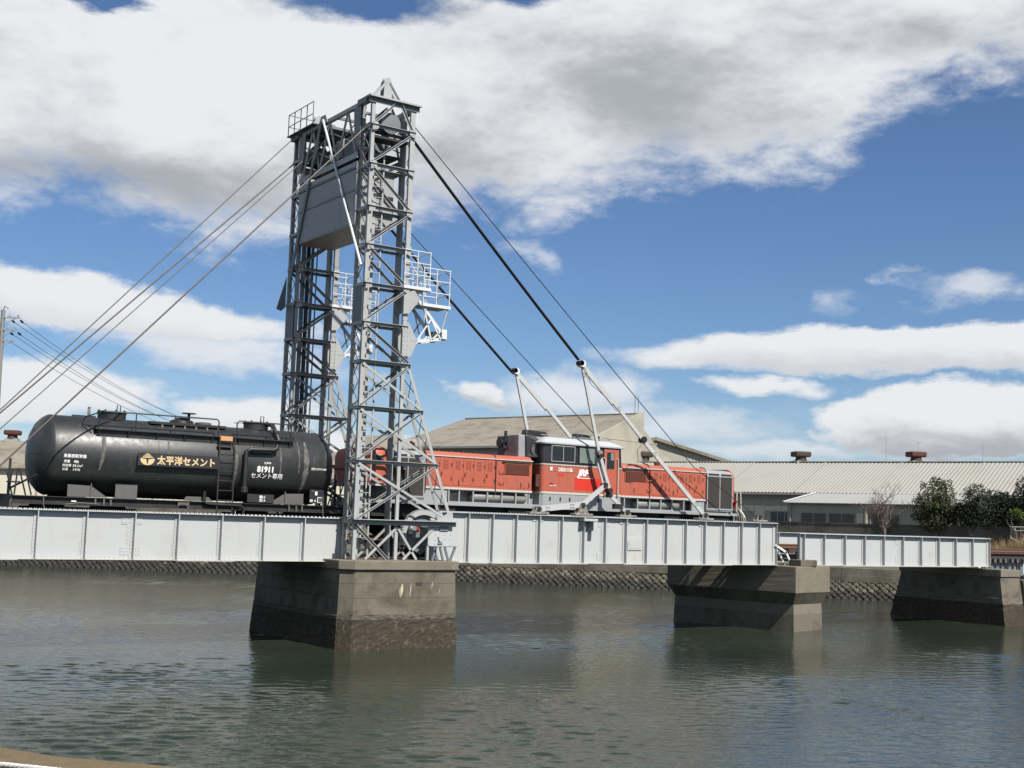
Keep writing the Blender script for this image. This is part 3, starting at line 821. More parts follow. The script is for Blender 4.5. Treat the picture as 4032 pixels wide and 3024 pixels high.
MB().prism([(7.26, -.0435, .50), (7.78, -.0435, .50), (7.78, -.0435, .68)] + [(7.52 + .26 * math.cos(a), -.0435, .68 + .14 * math.sin(a)) for a in np.linspace(0.3, math.pi - .3, 7)] + [(7.26, -.0435, .68)], (0, -.008, 0)).build('plate_field', 'paint', T)
# sheet of run-off rust below the plate is on the web itself
MB().box((7.17, -.0075, .06), (7.9, -.0095, .43)).build('stained_web', 'paint_rust', T, label='rust stained web below the plate')
# bracket of the hanger stand
MB().box((4.84, -.022, 1.47), (5.46, -.36, 1.56)).build('bracket_flange', 'paint', T)
MB().box((5.28, -.022, 1.12), (5.46, -.34, 1.468)).build('bracket_web', 'paint', T)
# right-hand ladder off the girder end
for y in (-.10, .32):
    MB().bar((14.95, y, .74), (15.62, y, .44), .09, .03).build('step_string', 'paint_white', T)
    MB().bar((15.55, y, .50), (15.92, y, -.09), .09, .03).build('step_string', 'paint_white', T)
for k in range(3):
    MB().box((15.60 + .11 * k, -.085, .36 - .17 * k), (15.70 + .11 * k, .305, .38 - .17 * k)).build('step_tread', 'paint_white', T)

T = thing('plate_girder_span', 'shallow white grey plate girder span at the land end, beyond the hammerhead pier', 'bridge span', (23, 1.9, -.1))
rs = [16.61, 17.85, 19.15, 20.42, 21.68, 22.97, 24.24, 25.5, 26.74, 28.0]
plate_girder(T, 16.35, 29.35, 0.0, 1.25, rs, [1, 1, 1, 1, 1, 0, 0, 0, 0, 0], covers=((19, 27, 0),), splice=((22.9, .3),), foot=(6, 8), pitch=.125)
plate_girder(T, 16.35, 29.35, YF, 1.25, rs[::2], [0] * 10, side=-1, rv=False)
floor_system(T, 16.4, 29.3, 1.25)
MB().box((15.9, .05, .42), (16.2, 3.8, .60)).build('end_beam', 'rust', T)

# ------------------------------------------------------------------ track
TR = thing('railway_track', 'single railway track running along the bridge deck', 'railway track', (5, 1.95, .46))
for y in (1.95 - .5335, 1.95 + .5335):
    poly = [(-.06, 0), (.06, 0), (.06, .014), (.012, .03), (.010, .11), (.034, .118), (.034, .15), (-.034, .15), (-.034, .118), (-.010, .11), (-.012, .03), (-.06, .014)]
    MB().prism([(-45, y + a, .602 + b) for a, b in poly], (105, 0, 0)).build('rail', 'rail_steel', TR)
sl = MB().box((-.11, -1.1, -.07), (.11, 1.1, .07)).build('sleeper', 'timber', None); sl.parent = TR; sl.location = (-44.8 - 5, 0, .53 - .46)
x = -44.2
while x < 46:
    inst(sl, 'sleeper', TR, (x, 1.95 + random.uniform(-.03, .03), .53)); x += .62
# approach beyond the land end: rail on timber trestle
AP = thing('approach_trestle', 'dark timber trestle with pale infill panels under the approach rail', 'trestle', (33.5, .5, -.5))
MB().box((29.55, .4, .30), (42, .62, .52)).build('beam', 'timber', AP)
MB().box((29.55, .30, .535), (42, .42, .60)).build('guard_rail', 'rust', AP)
x = 29.7
while x < 40:
    w = random.uniform(.16, .24)
    MB().box((x, .36, -.5), (x + w, .55, .295)).build('post', 'paint_dark', AP)
    MB().box((x + .02, .20, .12), (x + .2, .355, .30)).build('sleeper_end', 'tank_grey', AP)
    x += random.choice((.42, .55, .72))
MB().box((29.5, .62, -.45), (42, .66, .22)).build('infill_panel', 'paint_white', AP)

# ------------------------------------------------------------------ lifting tower
TW = thing('lifting_tower', 'tall grey latticed steel portal tower straddling the railway bridge', 'bridge tower', (-4.0, 1.9, .02))
LV = [14.07, 12.77, 11.36, 10.10, 8.83, 7.57, 6.33, 4.85, 3.13]
XL = -4.86
def xr(z): return -3.30 if z >= 6.84 else -3.30 + (6.84 - z) * (2.12 / 5.74)


def out_angle(mb, p0, p1, w, leg, t, n=(0, -1, 0)):
    h = w / 2
    d, a, nn = mb.frame(p0, p1, n)
    s_ = 1 if a.z >= 0 else -1
    q = [(-h, 0), (h - t, 0), (h - t, leg), (h, leg), (h, -t), (-h, -t)]
    if s_ < 0: q = [(-x, y) for x, y in q][::-1]
    return mb.prof(p0, p1, q, n)


def frame_plane(y, near):
    n = (0, -1, 0); P = 'paint_old' if y < -.9 else 'paint_shaded'  # planes behind the front one get the shade-darkened paint
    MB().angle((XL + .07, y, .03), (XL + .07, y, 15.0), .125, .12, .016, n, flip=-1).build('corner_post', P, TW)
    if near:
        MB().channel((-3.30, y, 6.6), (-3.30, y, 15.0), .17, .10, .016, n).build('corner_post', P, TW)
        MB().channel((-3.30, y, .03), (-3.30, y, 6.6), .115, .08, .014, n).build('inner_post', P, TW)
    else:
        MB().box((-3.34, y - .14, .03), (-3.24, y + .12, 15.0)).build('corner_post', 'paint_shaded', TW)
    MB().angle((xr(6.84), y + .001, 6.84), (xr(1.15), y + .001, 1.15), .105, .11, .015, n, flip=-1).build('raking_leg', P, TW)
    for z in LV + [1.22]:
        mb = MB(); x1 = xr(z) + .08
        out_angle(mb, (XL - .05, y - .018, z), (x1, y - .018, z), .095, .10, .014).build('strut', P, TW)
    def diag(a, b, outl):
        y_ = y - .036 if outl else y - .052
        mb = MB(); p0, p1 = (a[0], y_, a[1]), (b[0], y_, b[1])
        (out_angle(mb, p0, p1, .085, .06, .012) if outl else mb.angle(p0, p1, .08, .03, .012)).build('brace', P, TW)
    L, r_ = XL + .06, lambda z: xr(z) - .03
    xm = (XL + -3.3) / 2
    diag((L, 14.13), (xm + .12, 14.98), 1); diag((xm + .25, 14.98), (-3.36, 14.13), 1)
    for i in range(6):
        z0, z1 = LV[i], LV[i + 1]
        if i % 2 == 0: diag((L, z1 + .07), (r_(z0), z0 - .07), 1)
        else: diag((L, z0 - .07), (r_(z1), z1 + .07), 1)
    for z0, z1 in ((6.33, 4.85), (4.85, 3.13), (3.13, 1.22)):
        diag((L, z0 - .07), (r_(z1), z1 + .07), 0)
        diag((L, z1 + .07), (r_(z0), z0 - .07), 1)
    # below the deck-level beam
    diag((L, 1.10), (-3.62, .05), 1); diag((-4.42, .05), (-3.33, 1.05), 0); diag((-3.27, 1.05), (-2.55, .05), 0); diag((-3.05, .05), (-1.9, 1.1), 0)
    # gusset plates
    for poly in ([(-3.42, 8.62), (-3.05, 8.85), (-2.80, 8.55), (-3.2, 8.05), (-3.42, 8.0)], [(-3.42, 7.72), (-3.18, 7.72), (-2.86, 7.15), (-3.08, 6.62), (-3.42, 6.62)],
                 [(-1.95, 1.27), (-1.2, 1.27), (-1.25, 1.62), (-1.40, 1.60)]):
        MB().prism([(x, y - .066, z) for x, z in poly], (0, -.012, 0)).build('gusset', 'paint_old', TW)
    if near:
        nodes = []
        for z in LV[:-3]:
            for x0_, s_ in ((XL + .02, 1), (-3.22, -1)):
                MB().prism([(x0_, y - .0665, z - .17), (x0_ + s_ * .20, y - .0665, z - .10), (x0_ + s_ * .24, y - .0665, z), (x0_ + s_ * .20, y - .0665, z + .10), (x0_, y - .0665, z + .17)], (0, -.010, 0)).build('gusset', 'paint_old', TW)
                nodes += [(x0_ + s_ * a, y - .0765, z + b) for a, b in ((.05, -.12), (.05, -.04), (.05, .04), (.05, .12), (.14, -.06), (.14, .06))]
        rivets('joint_rivet_heads', nodes, (0, -1, 0), .016, TW, 'paint_old')
        rivets('rivet_heads', [(x, y - .078, z) for x in (-3.37, -3.24) for z in np.arange(6.7, 7.7, .14)] + [(-3.1, y - .078, 7.15), (-3.0, y - .078, 7.15), (-2.92, y - .078, 7.15)] +
               [(x, y - .006, z) for x in (-3.37, -3.23) for z in np.arange(7.8, 10.4, .15)], (0, -1, 0), .018, TW, 'paint_dark')


def lacing(pa, pb, z0, z1, step, n, nm='lacing_bar'):
    """crossed flats between two post lines given as functions of z"""
    k = max(1, round((z1 - z0) / step))
    for i in range(k):
        a, b = z0 + (z1 - z0) * i / k, z0 + (z1 - z0) * (i + 1) / k
        nv = Vector(n)
        for s_, (p, q) in enumerate(((pa(a), pb(b)), (pb(a), pa(b)))):
            o = nv * (.006 + .016 * s_)
            MB().bar(Vector(p) + o, Vector(q) + o, .04, .010, n).build(nm, 'paint_shaded', TW)


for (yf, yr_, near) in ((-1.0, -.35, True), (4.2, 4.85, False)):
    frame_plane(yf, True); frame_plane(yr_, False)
    fl = lambda z: (XL - .02, yf + .05, z); rl = lambda z: (XL - .02, yr_ - .05, z)
    lacing(fl, rl, .15, 7.5, .62, (-1, 0, 0)); lacing(fl, rl, 8.85, 14.0, .62, (-1, 0, 0))
    MB().box((XL - .035, yf + .02, 7.52), (XL - .023, yr_ - .02, 8.78)).build('batten_plate', 'paint_dark', TW)
    for z in LV + [1.22]:
        MB().angle((XL - .045, yf - .02, z), (XL - .045, yr_ + .05, z), .10, .08, .012, (-1, 0, 0), flip=-1).build('strut', 'paint_old', TW)
        MB().bar((xr(z) + .03, yf + .01, z + .01), (xr(z) + .03, yr_ - .01, z + .01), .08, .07, (1, 0, 0)).build('strut', 'paint_old', TW)
    lacing(lambda z: (-3.215, yf + .05, z), lambda z: (-3.215, yr_ - .15, z), 9.9, 13.9, .66, (1, 0, 0))
    lacing(lambda z: (xr(z) + .02, yf + .05, z), lambda z: (xr(z) + .02, yr_ - .05, z), 1.7, 6.6, .62, (1, 0, 0))
    # deck-level beam and portal foot
    MB().box((-4.98, yf - .13, 1.135), (-1.13, yf - .08, 1.285)).build('base_beam', 'grey_beam', TW)
    MB().box((-4.98, yf - .28, 1.286), (-1.13, yf + .02, 1.31)).build('base_beam_flange', 'paint_old', TW)
    # platforms with railings on the land side
    for (xa, xb, zp) in ((-3.46, -2.44, 8.93), (-2.72, -1.66, 8.42)):
        MB().box((xa, yf - .10, zp - .045), (xb, yr_ + .05, zp)).build('platform', 'paint_old', TW)
        MB().box((xa - .01, yf - .125, zp - .07), (xb + .01, yf - .105, zp + .03)).build('kick_plate', 'paint_white', TW)
        hh = 1.22
        for y in (yf - .08, yr_ + .03):
            for x in np.linspace(xa + .03, xb - .03, 3):
                if y > yf and x < -3.0: continue
                MB().tube([(x, y, zp), (x, y, zp + hh)], .02, 6).build('rail_post', 'paint_white', TW)
            for h in (.42, .82, hh): MB().tube([(xa if y < yf else max(xa, -2.95), y, zp + h), (xb, y, zp + h)], .018, 6).build('hand_rail', 'paint_white', TW)
        for h in (.42, .82, hh): MB().tube([(xb - .03, yf - .08, zp + h), (xb - .03, yr_ + .03, zp + h)], .016, 6).build('hand_rail', 'paint_white', TW)
    for y in (yf + .1, yr_ - .08):
        MB().tube([(-2.95, y, 10.0), (-2.45, y, 9.3), (-2.4, y, 9.0)], .018, 6).build('stair_rail', 'paint_white', TW)
        MB().tube([(-3.0, y, 9.3), (-2.42, y, 8.45)], .018, 6).build('stair_rail', 'paint_white', TW)
    # triangular bracket with sheave bearing
    for y in (yf - .02, yr_):
        MB().angle((-3.0, y, 8.72), (-1.88, y, 7.52), .10, .08, .012).build('bracket_chord', 'paint_white', TW)
        MB().angle((-2.9, y, 7.16), (-1.72, y, 7.36), .10, .08, .012).build('bracket_chord', 'paint_white', TW)
        for a, b in (((-2.85, 7.2), (-2.3, 8.0)), ((-2.62, 8.3), (-2.32, 7.28)), ((-2.3, 7.9), (-1.95, 7.32)), ((-2.25, 7.3), (-1.95, 7.6))):
            MB().bar((a[0], y - .02, a[1]), (b[0], y - .02, b[1]), .05, .012).build('bracket_lace', 'paint_white', TW)
    MB().box((-1.92, yf - .08, 7.33), (-1.72, yr_ + .06, 7.66)).build('bracket_end', 'paint_white', TW, bevel=.02)
    for xa, xb in ((-2.55, -2.62), (-1.72, -1.95)): MB().bar((xa, yf - .06, 8.38), (xb, yf - .06, 7.9 if xa < -2 else 7.55), .05, .02).build('platform_stay', 'paint_old', TW)
    MB().bar((-2.1, yr_, 8.38), (-2.1, yr_, 7.5), .08, .06).build('platform_stay', 'paint_dark', TW)
    # ladder
    yl = yr_ - .10
    for x in (-4.42, -4.04): MB().bar((x, yl, .1), (x, yl, 13.6), .05, .03).build('ladder_stile', 'paint_old', TW)
    for z in np.arange(.35, 13.5, .36): MB().tube([(-4.41, yl, z), (-4.05, yl, z)], .013, 5).build('rung', 'paint_old', TW)
    MB().box((-4.36, yr_ + .03, .1), (-4.21, yr_ + .06, 12.9)).build('guide_strip', 'paint_old', TW)
    # head of the tower
    MB().box((-5.02, yf - .16, 15.0), (-3.08, yf + .14, 15.06)).build('head_beam', 'paint_old', TW)
    MB().box((-5.0, yf - .04, 14.84), (-3.1, yf - .02, 14.999)).build('head_beam_web', 'paint_dark', TW)
    for x in (-4.97, -3.25):
        MB().box((x - .04, yf + .141, 14.86), (x + .14, yr_ + .12, 15.06)).build('head_side_beam', 'paint_dark', TW)
        MB().prism([(x, yr_ - .1, 14.86), (x, yr_ + .42, 14.86), (x, yr_ + .34, 14.0), (x, yr_ + .1, 13.5), (x, yr_ - .1, 13.5)] if near else [(x, yf + .1, 14.86), (x, yf - .42, 14.86), (x, yf - .34, 14.0), (x, yf - .1, 13.5), (x, yf + .1, 13.5)], (.016, 0, 0)).build('knee_plate', 'paint_dark', TW)
    # sheave on its A-frame
    ym = (yf + yr_) / 2; ap = (-4.20, ym, 15.80)
    for y in (ym - .12, ym + .12):
        MB().bar((-4.72, y, 15.06), (ap[0] - .04, y, ap[2] - .05), .07, .05).build('headframe_leg', 'paint_old', TW)
        MB().bar((-3.66, y, 15.06), (ap[0] + .06, y, ap[2] - .1), .07, .05).build('headframe_leg', 'paint_dark', TW)
        MB().prism([(-4.36, y - .01, 15.062), (-4.04, y - .01, 15.062), (-4.07, y - .01, 15.72), (-4.14, y - .01, 15.86), (-4.20, y - .01, 15.88), (-4.26, y - .01, 15.86), (-4.33, y - .01, 15.72)], (0, .02, 0)).build('bearing_plate', 'paint_old', TW)
    MB().lathe((ap[0], ym - .08, ap[2] - .02), (0, 1, 0), [(0, .12), (.02, .145), (.05, .11), (.11, .11), (.14, .145), (.16, .12)], 24).build('sheave', 'paint_old', TW, smooth=True)
    # winding drum high in the tower
    MB().lathe((-4.05, yf + .12, 14.32), (0, 1, 0), [(0, .10), (.03, .36), (.06, .36), (.08, .27), (.40, .27), (.42, .36), (.45, .36), (.48, .10)], 28).build('winding_drum', 'paint_dark', TW, smooth=True)
    MB().box((-4.75, yf + .06, 13.72), (-3.40, yr_ - .02, 13.80)).build('drum_floor', 'black_iron', TW)  # black colour stands in for the shade beneath the drum
# portal trusses between the two towers
for x in (-4.94, -3.28):
    MB().angle((x, -.30, 14.95), (x, 4.15, 14.95), .14, .12, .016, (-1, 0, 0), flip=-1).build('top_chord', 'paint_old', TW)
    for z in (13.22, 12.90): MB().box((x - .02, -.3, z - .10), (x + .004, 4.15, z + .10)).build('bottom_chord', 'paint_old', TW)
    for i, y in enumerate(np.linspace(-.1, 3.95, 7)[:-1]):
        MB().bar((x + .012, y, 13.3 if i % 2 == 0 else 14.9), (x + .012, y + .675, 14.9 if i % 2 == 0 else 13.3), .13 if i % 2 else .10, .025, (-1, 0, 0)).build('truss_diagonal', 'paint_shaded', TW)
    for a, b in ((-.2, 1.9), (1.9, 4.1)):
        MB().bar((x + .04, a, 13.6), (x + .04, b, 14.5), .04, .02, (-1, 0, 0)).build('truss_rod', 'paint_old', TW)
        MB().bar((x + .06, a, 14.5), (x + .06, b, 13.7), .04, .02, (-1, 0, 0)).build('truss_rod', 'paint_old', TW)
for y in np.linspace(.3, 3.6, 4): MB().box((-4.9, y, 14.86), (-3.3, y + .08, 14.95)).build('cross_tie', 'paint_dark', TW)
MB().box((-4.86, -.2, 13.36), (-3.36, 4.05, 13.44)).build('machinery_floor', 'black_iron', TW)  # shade of the floor's underside put in as a near-black colour
MB().box((-4.55, .35, 13.45), (-3.6, 1.55, 14.25)).build('gear_housing', 'paint_dark', TW, bevel=.04)
MB().box((-4.5, 1.75, 13.45), (-3.75, 2.3, 14.35)).build('motor_housing', 'grey_beam', TW, bevel=.06)
MB().lathe((-4.1, 2.5, 14.0), (0, 1, 0), [(0, .1), (.02, .42), (.14, .42), (.16, .1)], 24).build('spur_gear', 'black_iron', TW, smooth=True)
MB().tube([(-4.1, -.3, 14.32), (-4.1, 4.2, 14.32)], .07, 10).build('line_shaft', 'paint_dark', TW)
# white stay rod and its broad dark partner
MB().tube([(-5.02, 2.31, 15.02), (-4.98, -.95, 9.42)], .042, 8).build('stay_rod', 'paint_white', TW, label='bright white raking stay rod')
MB().bar((-5.02, 2.45, 15.0), (-4.97, 4.55, 9.6), .17, .04, (-1, 0, 0)).build('stay_bar', 'paint_dark', TW)
MB().prism([(-4.99, 2.0, 14.9), (-4.99, 2.75, 14.9), (-4.99, 2.55, 15.2), (-4.99, 2.2, 15.2)], (.02, 0, 0)).build('apex_plate', 'paint_old', TW)
MB().prism([(-4.95, 4.82, 9.85), (-5.28, 4.82, 8.66), (-5.1, 4.82, 8.6), (-4.95, 4.82, 8.75)], (0, .05, 0)).build('deflector_plate', 'paint_dark', TW)
# railing on top
for y in np.linspace(3.0, 5.05, 5): MB().tube([(-5.08, y, 15.06), (-5.08, y, 15.86)], .018, 6).build('rail_post', 'paint_dark', TW)
for h in (15.42, 15.86): MB().tube([(-5.08, 3.0, h), (-5.08, 5.05, h)], .017, 6).build('hand_rail', 'paint_dark', TW)
for h in (15.42, 15.86): MB().tube([(-5.08, 5.05, h), (-3.2, 5.05, h)], .015, 6).build('hand_rail', 'paint_dark', TW)
MB().box((-5.12, 2.9, 15.03), (-3.1, 5.1, 15.059)).build('top_walkway', 'paint_dark', TW)
# black supply pipe in the far leg, bearing housing and toothed quadrant at the near foot
MB().tube([(-4.28, 4.52, 1.3), (-4.28, 4.52, 11.6)], .075, 10).build('supply_pipe', 'cable', TW, smooth=True)
for x, r_ in ((-4.62, .03), (-4.05, .03), (-3.9, .025)): MB().tube([(x, 4.6, 1.3), (x, 4.6, 11.2)], r_, 6).build('conduit', 'paint_dark', TW)

QD = thing('toothed_quadrant', 'toothed steel quadrant and bearing housing at the foot of the lifting tower', 'machinery', (-2.3, -.6, .02))
qc = (-2.05, .84); k = 22
outer = [(qc[0] + .80 * math.cos(a), qc[1] + .80 * math.sin(a)) for a in np.linspace(R(55), R(205), k)]
inner = [(qc[0] + .66 * math.cos(a), qc[1] + .66 * math.sin(a)) for a in np.linspace(R(205), R(55), k)]
MB().prism([(x, -.62, z) for x, z in outer + inner], (0, .20, 0)).build('rim', 'paint_old', QD)
MB().prism([(x, -.50, z) for x, z in [(qc[0] + .655 * math.cos(a), qc[1] + .655 * math.sin(a)) for a in np.linspace(R(20), R(215), k)] + [(-2.1, .2), (-1.6, .5)]], (0, .04, 0)).build('quadrant_web', 'paint_dark', QD)
for i, a in enumerate(np.linspace(R(60), R(200), 26)):
    p = (qc[0] + .835 * math.cos(a), -.52, qc[1] + .835 * math.sin(a))
    MB().bar((qc[0] + .80 * math.cos(a), -.52, qc[1] + .80 * math.sin(a)), p, .05, .16).build('tooth', 'paint_old', QD)
MB().box((-2.12, -1.02, .50), (-1.2, -.98, 1.13)).build('housing_plate', 'paint', QD)
MB().box((-2.12, -.975, .50), (-1.2, -.35, 1.10)).build('housing', 'paint_dark', QD)
rivets('rivet_heads', [(x, -1.02, z) for x in (-2.08, -1.85, -1.5, -1.27) for z in (.54, .70, .86, 1.0)], (0, -1, 0), .018, QD, 'paint_dark')
MB().tube([(-1.74, -1.04, .80), (-1.72, -1.045, .68), (-1.66, -1.045, .62), (-1.60, -1.04, .64)], .022, 6).build('hook', 'grey_beam', QD)
MB().tube([(-1.76, -1.04, .58), (-1.58, -1.04, .58)], .024, 6).build('hook_bar', 'grey_beam', QD)
MB().box((-1.70, -1.06, 1.0), (-1.38, -1.022, 1.14)).build('data_plate', 'grey_beam', QD)
MB().box((-2.05, -1.12, .47), (-1.06, -1.00, .497)).build('trestle_head', 'paint_dark', QD)
for a, b in (((-1.98, .03), (-1.82, .46)), ((-1.75, .03), (-1.92, .46)), ((-1.55, .03), (-1.68, .46)), ((-1.35, .03), (-1.50, .46)), ((-1.28, .03), (-1.10, .46))):
    MB().bar((a[0], -1.07, a[1]), (b[0], -1.07, b[1]), .07, .05).build('trestle_leg', 'paint_dark', QD)
MB().box((-2.14, -1.0, .03), (-2.06, -.9, .49)).build('trestle_leg', 'paint_old', QD)
MB().box((-2.64, -.75, .86), (-2.56, -.6, 1.12)).build('lever', 'paint_rust', QD)
MB().box((-2.56, -.70, .86), (-2.38, -.55, 1.12)).build('switch_box', 'grey_beam', QD)
MB().tube([(-2.32, -.68, .93), (-2.32, -.68, 1.1)], .045, 8).build('red_lamp', 'loco_red_new', QD)
MB().tube([(-1.98, -.85, 1.34), (-1.72, -.85, 1.34)], .07, 10).build('limit_switch', 'paint_old', QD)

# ------------------------------------------------------------------ counterweight
mat('paint_box', (0.40, 0.41, 0.415), 0.5, var=0.14, scale=1.1, streak=0.3, streak_col=(0.10, 0.105, 0.11), spec=0.35)
CW = thing('counterweight', 'big dark grey riveted counterweight box hung between the tower legs', 'counterweight', (-4.4, 1.9, 10.9))
MB().box((-4.95, -.30, 10.90), (-3.55, 4.14, 12.95)).build('box', 'paint_box', CW)
MB().box((-4.965, -.30, 12.02), (-4.951, 4.14, 12.06)).build('seam', 'paint_dark', CW)
MB().box((-4.985, -.32, 12.76), (-4.955, 4.16, 12.84)).build('top_angle', 'paint_dark', CW)
rivets('rivet_heads', [(-4.951, y, z) for y in np.arange(-.2, 4.1, .14) for z in (10.95, 12.10, 12.80)] + [(-4.951, y, z) for y in np.arange(.2, 4.0, .62) for z in (11.2, 11.45, 11.7)], (-1, 0, 0), .017, CW, 'paint_dark')
for x in (-4.6, -3.9):
    for y in (.6, 3.3): MB().bar((x, y, 12.95), (x, y, 13.36), .12, .04).build('hanger', 'paint_dark', CW)

# ------------------------------------------------------------------ ropes
def rope(name, label, a, b, r_, m, sag=0.0, group=None, n=2):
    a, b = Vector(a), Vector(b); pts = [a.lerp(b, i / n) - Vector((0, 0, sag * 4 * (i / n) * (1 - i / n))) for i in range(n + 1)]
    o = MB().tube(pts, r_, 7).build(name, m, smooth=True)
    return tag(o, label, 'cable', group)


def far_end(p, q, zend=.4):
    p, q = Vector(p), Vector(q); t = (zend - p.z) / (q.z - p.z); return p + (q - p) * t


rope('back_stay', 'back stay rope from the top railing end of the far tower leg', (-5.02, 4.6, 14.95), far_end((-5.02, 4.6, 14.95), (-14.4, 4.5, 4.36)), .019, 'wire_rope')
rope('back_stay', 'thick back stay rope of the near tower leg, passing before the counterweight top', (-4.95, -.68, 14.0), far_end((-4.95, -.68, 14.0), (-14.8, -.7, 3.18)), .026, 'wire_rope')
rope('back_stay', 'thicker of two back stay ropes running close together from the far leg', (-5.02, 4.55, 13.95), far_end((-5.02, 4.55, 13.95), (-15.2, 4.55, 3.42)), .026, 'wire_rope')
rope('back_stay', 'thinner of two back stay ropes running close together, fixed at the truss', (-5.0, 3.85, 13.9), far_end((-5.0, 3.85, 13.9), (-14.9, 3.2, 3.42)), .016, 'wire_rope')
for (y, yp, nm) in ((-.62, .02, 'near'), (4.5, 3.87, 'far')):
    px = 4.76 if nm == 'near' else 4.42; pz = 7.30 if nm == 'near' else 7.13
    for i, dy in enumerate((-.035, .035)):
        rope('lifting_rope', 'black lifting rope from the %s tower head to its white hanger' % nm, (-3.25, y + dy, 14.18), (px - .1, yp + dy, pz + .08), .036, 'cable', .06, 'pairs of lifting ropes on the %s side' % nm, 8)
    if nm == 'near': rope('guide_rope', 'thin rope from the near tower head down to the hood of the locomotive side', (-3.2, -.62, 14.62), (10.5, .05, 3.72), .016, 'cable', .05, None, 10)
    else: rope('guide_rope', 'thin rope from the far tower head passing down behind the locomotive cab', (-3.2, 4.5, 14.6), (10.4, 3.9, 3.6), .016, 'cable', .05, None, 10)
rope('guide_rope_tail', 'thin rope slanting down the locomotive radiator to the girder end', (10.5, .05, 3.72), (14.3, .02, 1.68), .014, 'cable')

# ------------------------------------------------------------------ white hanger links on the bascule span
def bearing(T_, x, y, z, w=.55):
    MB().box((x - w * .75, y - .17, z), (x + w * .75, y + .17, z + .085)).build('bed_plate', 'bearing', T_, bevel=.02)
    MB().prism([(x - w * .34, y - .11, z + .086), (x + w * .34, y - .11, z + .086), (x + w * .14, y - .11, z + .27), (x - w * .14, y - .11, z + .27)], (0, .05, 0)).build('bearing_cheek', 'bearing', T_)
    MB().prism([(x - w * .34, y + .06, z + .086), (x + w * .34, y + .06, z + .086), (x + w * .14, y + .06, z + .27), (x - w * .14, y + .06, z + .27)], (0, .05, 0)).build('bearing_cheek', 'bearing', T_)
    MB().tube([(x, y - .16, z + .20), (x, y + .16, z + .20)], .085, 12).build('pin', 'black_iron', T_)


for (y, dx, lab) in ((.02, 0.0, 'white jointed hanger links standing on the near bascule girder before the locomotive'), (3.87, -.30, 'white jointed hanger links rising behind the locomotive cab')):
    HG = thing('hanger_linkage', lab, 'linkage', (6.0 + dx, y, 1.63))
    def ln(a, b, w=.17, t=.06, yy=0.0, m_='paint', nm='link'):
        MB().bar((a[0] + dx, y + yy, a[1]), (b[0] + dx, y + yy, b[1]), w, t).build(nm, m_, HG)
    def jn(p, r_=.09, m_='black_iron'):
        MB().tube([(p[0] + dx, y - .13, p[1]), (p[0] + dx, y + .13, p[1])], r_, 12).build('pin', m_, HG, smooth=True)
    pin = (4.80, 7.24)
    jn(pin, .13, 'paint_white'); jn((4.74, 7.26), .10, 'cable')
    ln((4.84, 7.2), (5.72, 4.02), .115, .07)
    jn((5.72, 4.0), .10, 'bearing'); jn((5.74, 3.88), .075)
    ln((5.74, 3.95), (6.22, 2.72), .13, .06, -.03)
    ln((5.66, 3.9), (6.02, 2.86), .12, .05, .06)
    ln((4.82, 7.22), (6.42, 5.86), .18, .07, .03)
    ln((6.36, 5.94), (7.86, 4.60), .13, .07)
    ln((7.82, 4.64), (11.06, 1.86), .155, .07)
    jn((7.84, 4.62), .12)
    ln((6.02, 2.80), (4.98, 2.06), .17, .06, -.04); jn((6.02, 2.82), .09); jn((6.24, 2.62), .10); jn((6.26, 2.44), .08)
    ln((6.24, 2.5), (7.09, 1.86), .14, .06)
    ln((3.02, 1.84), (4.95, 2.06), .21, .06, -.02)
    if y < 1:
        for (x, z) in ((3.4, 1.86), (4.5, 2.0), (7.3 - .4, 2.02), (10.6, 2.28), (8.4, 4.1), (6.6, 5.72), (4.92, 6.85)):
            rivets('bolt_heads', [(x + a, y - .07, z + b) for a in (-.07, 0, .07) for b in (-.05, .05)], (0, -1, 0), .017, HG, 'black_iron')
        MB().tube([(7.8, -.05, 4.5), (7.5, -.08, 4.2), (7.55, -.08, 3.75), (7.9, -.08, 3.72)], .012, 5).build('hose', 'tank_grey', HG)
        MB().tube([(4.9, -.06, 7.1), (5.2, -.08, 6.5), (5.9, -.08, 6.1), (6.45, -.08, 5.6)], .012, 5).build('hose', 'tank_grey', HG)
        MB().box((6.15 + .3, -.1, 1.95), (6.85, .06, 2.14)).build('junction_box', 'black_iron', HG)
    for x in (2.99, 7.09, 11.06, 14.05): bearing(HG, x + dx, y, 1.652)
    bx = 4.98 + dx
    MB().box((bx - .42, y - .17, 1.652), (bx + .42, y + .17, 1.74)).build('bed_plate', 'bearing', HG, bevel=.02)
    for yy in (-.11, .07): MB().prism([(bx - .26, y + yy, 1.741), (bx + .26, y + yy, 1.741), (bx + .08, y + yy, 2.12), (bx - .08, y + yy, 2.12)], (0, .04, 0)).build('stand', 'bearing', HG)
    MB().tube([(bx, y - .15, 2.05), (bx, y + .15, 2.05)], .085, 12).build('pin', 'black_iron', HG)

# ------------------------------------------------------------------ locomotive
RZ = .752  # top of rail
LC = 1.95
LO = thing('diesel_locomotive', 'faded red centre cab diesel locomotive with white lines standing on the bascule span', 'locomotive', (4.85, LC, RZ))


def lbox(nm, a, b, m_, bevel=0.0, par=None, label=None): return MB().box(a, b).build(nm, m_, par or LO, bevel=bevel, label=label)


def rounded(x0, x1, y0, y1, r_, k=4):
    pts = []
    for cx, cy, a0 in ((x1 - r_, y1 - r_, 0), (x0 + r_, y1 - r_, 90), (x0 + r_, y0 + r_, 180), (x1 - r_, y0 + r_, 270)):
        pts += [(cx + r_ * math.cos(R(a0 + 90 * i / k)), cy + r_ * math.sin(R(a0 + 90 * i / k))) for i in range(k + 1)]
    return pts


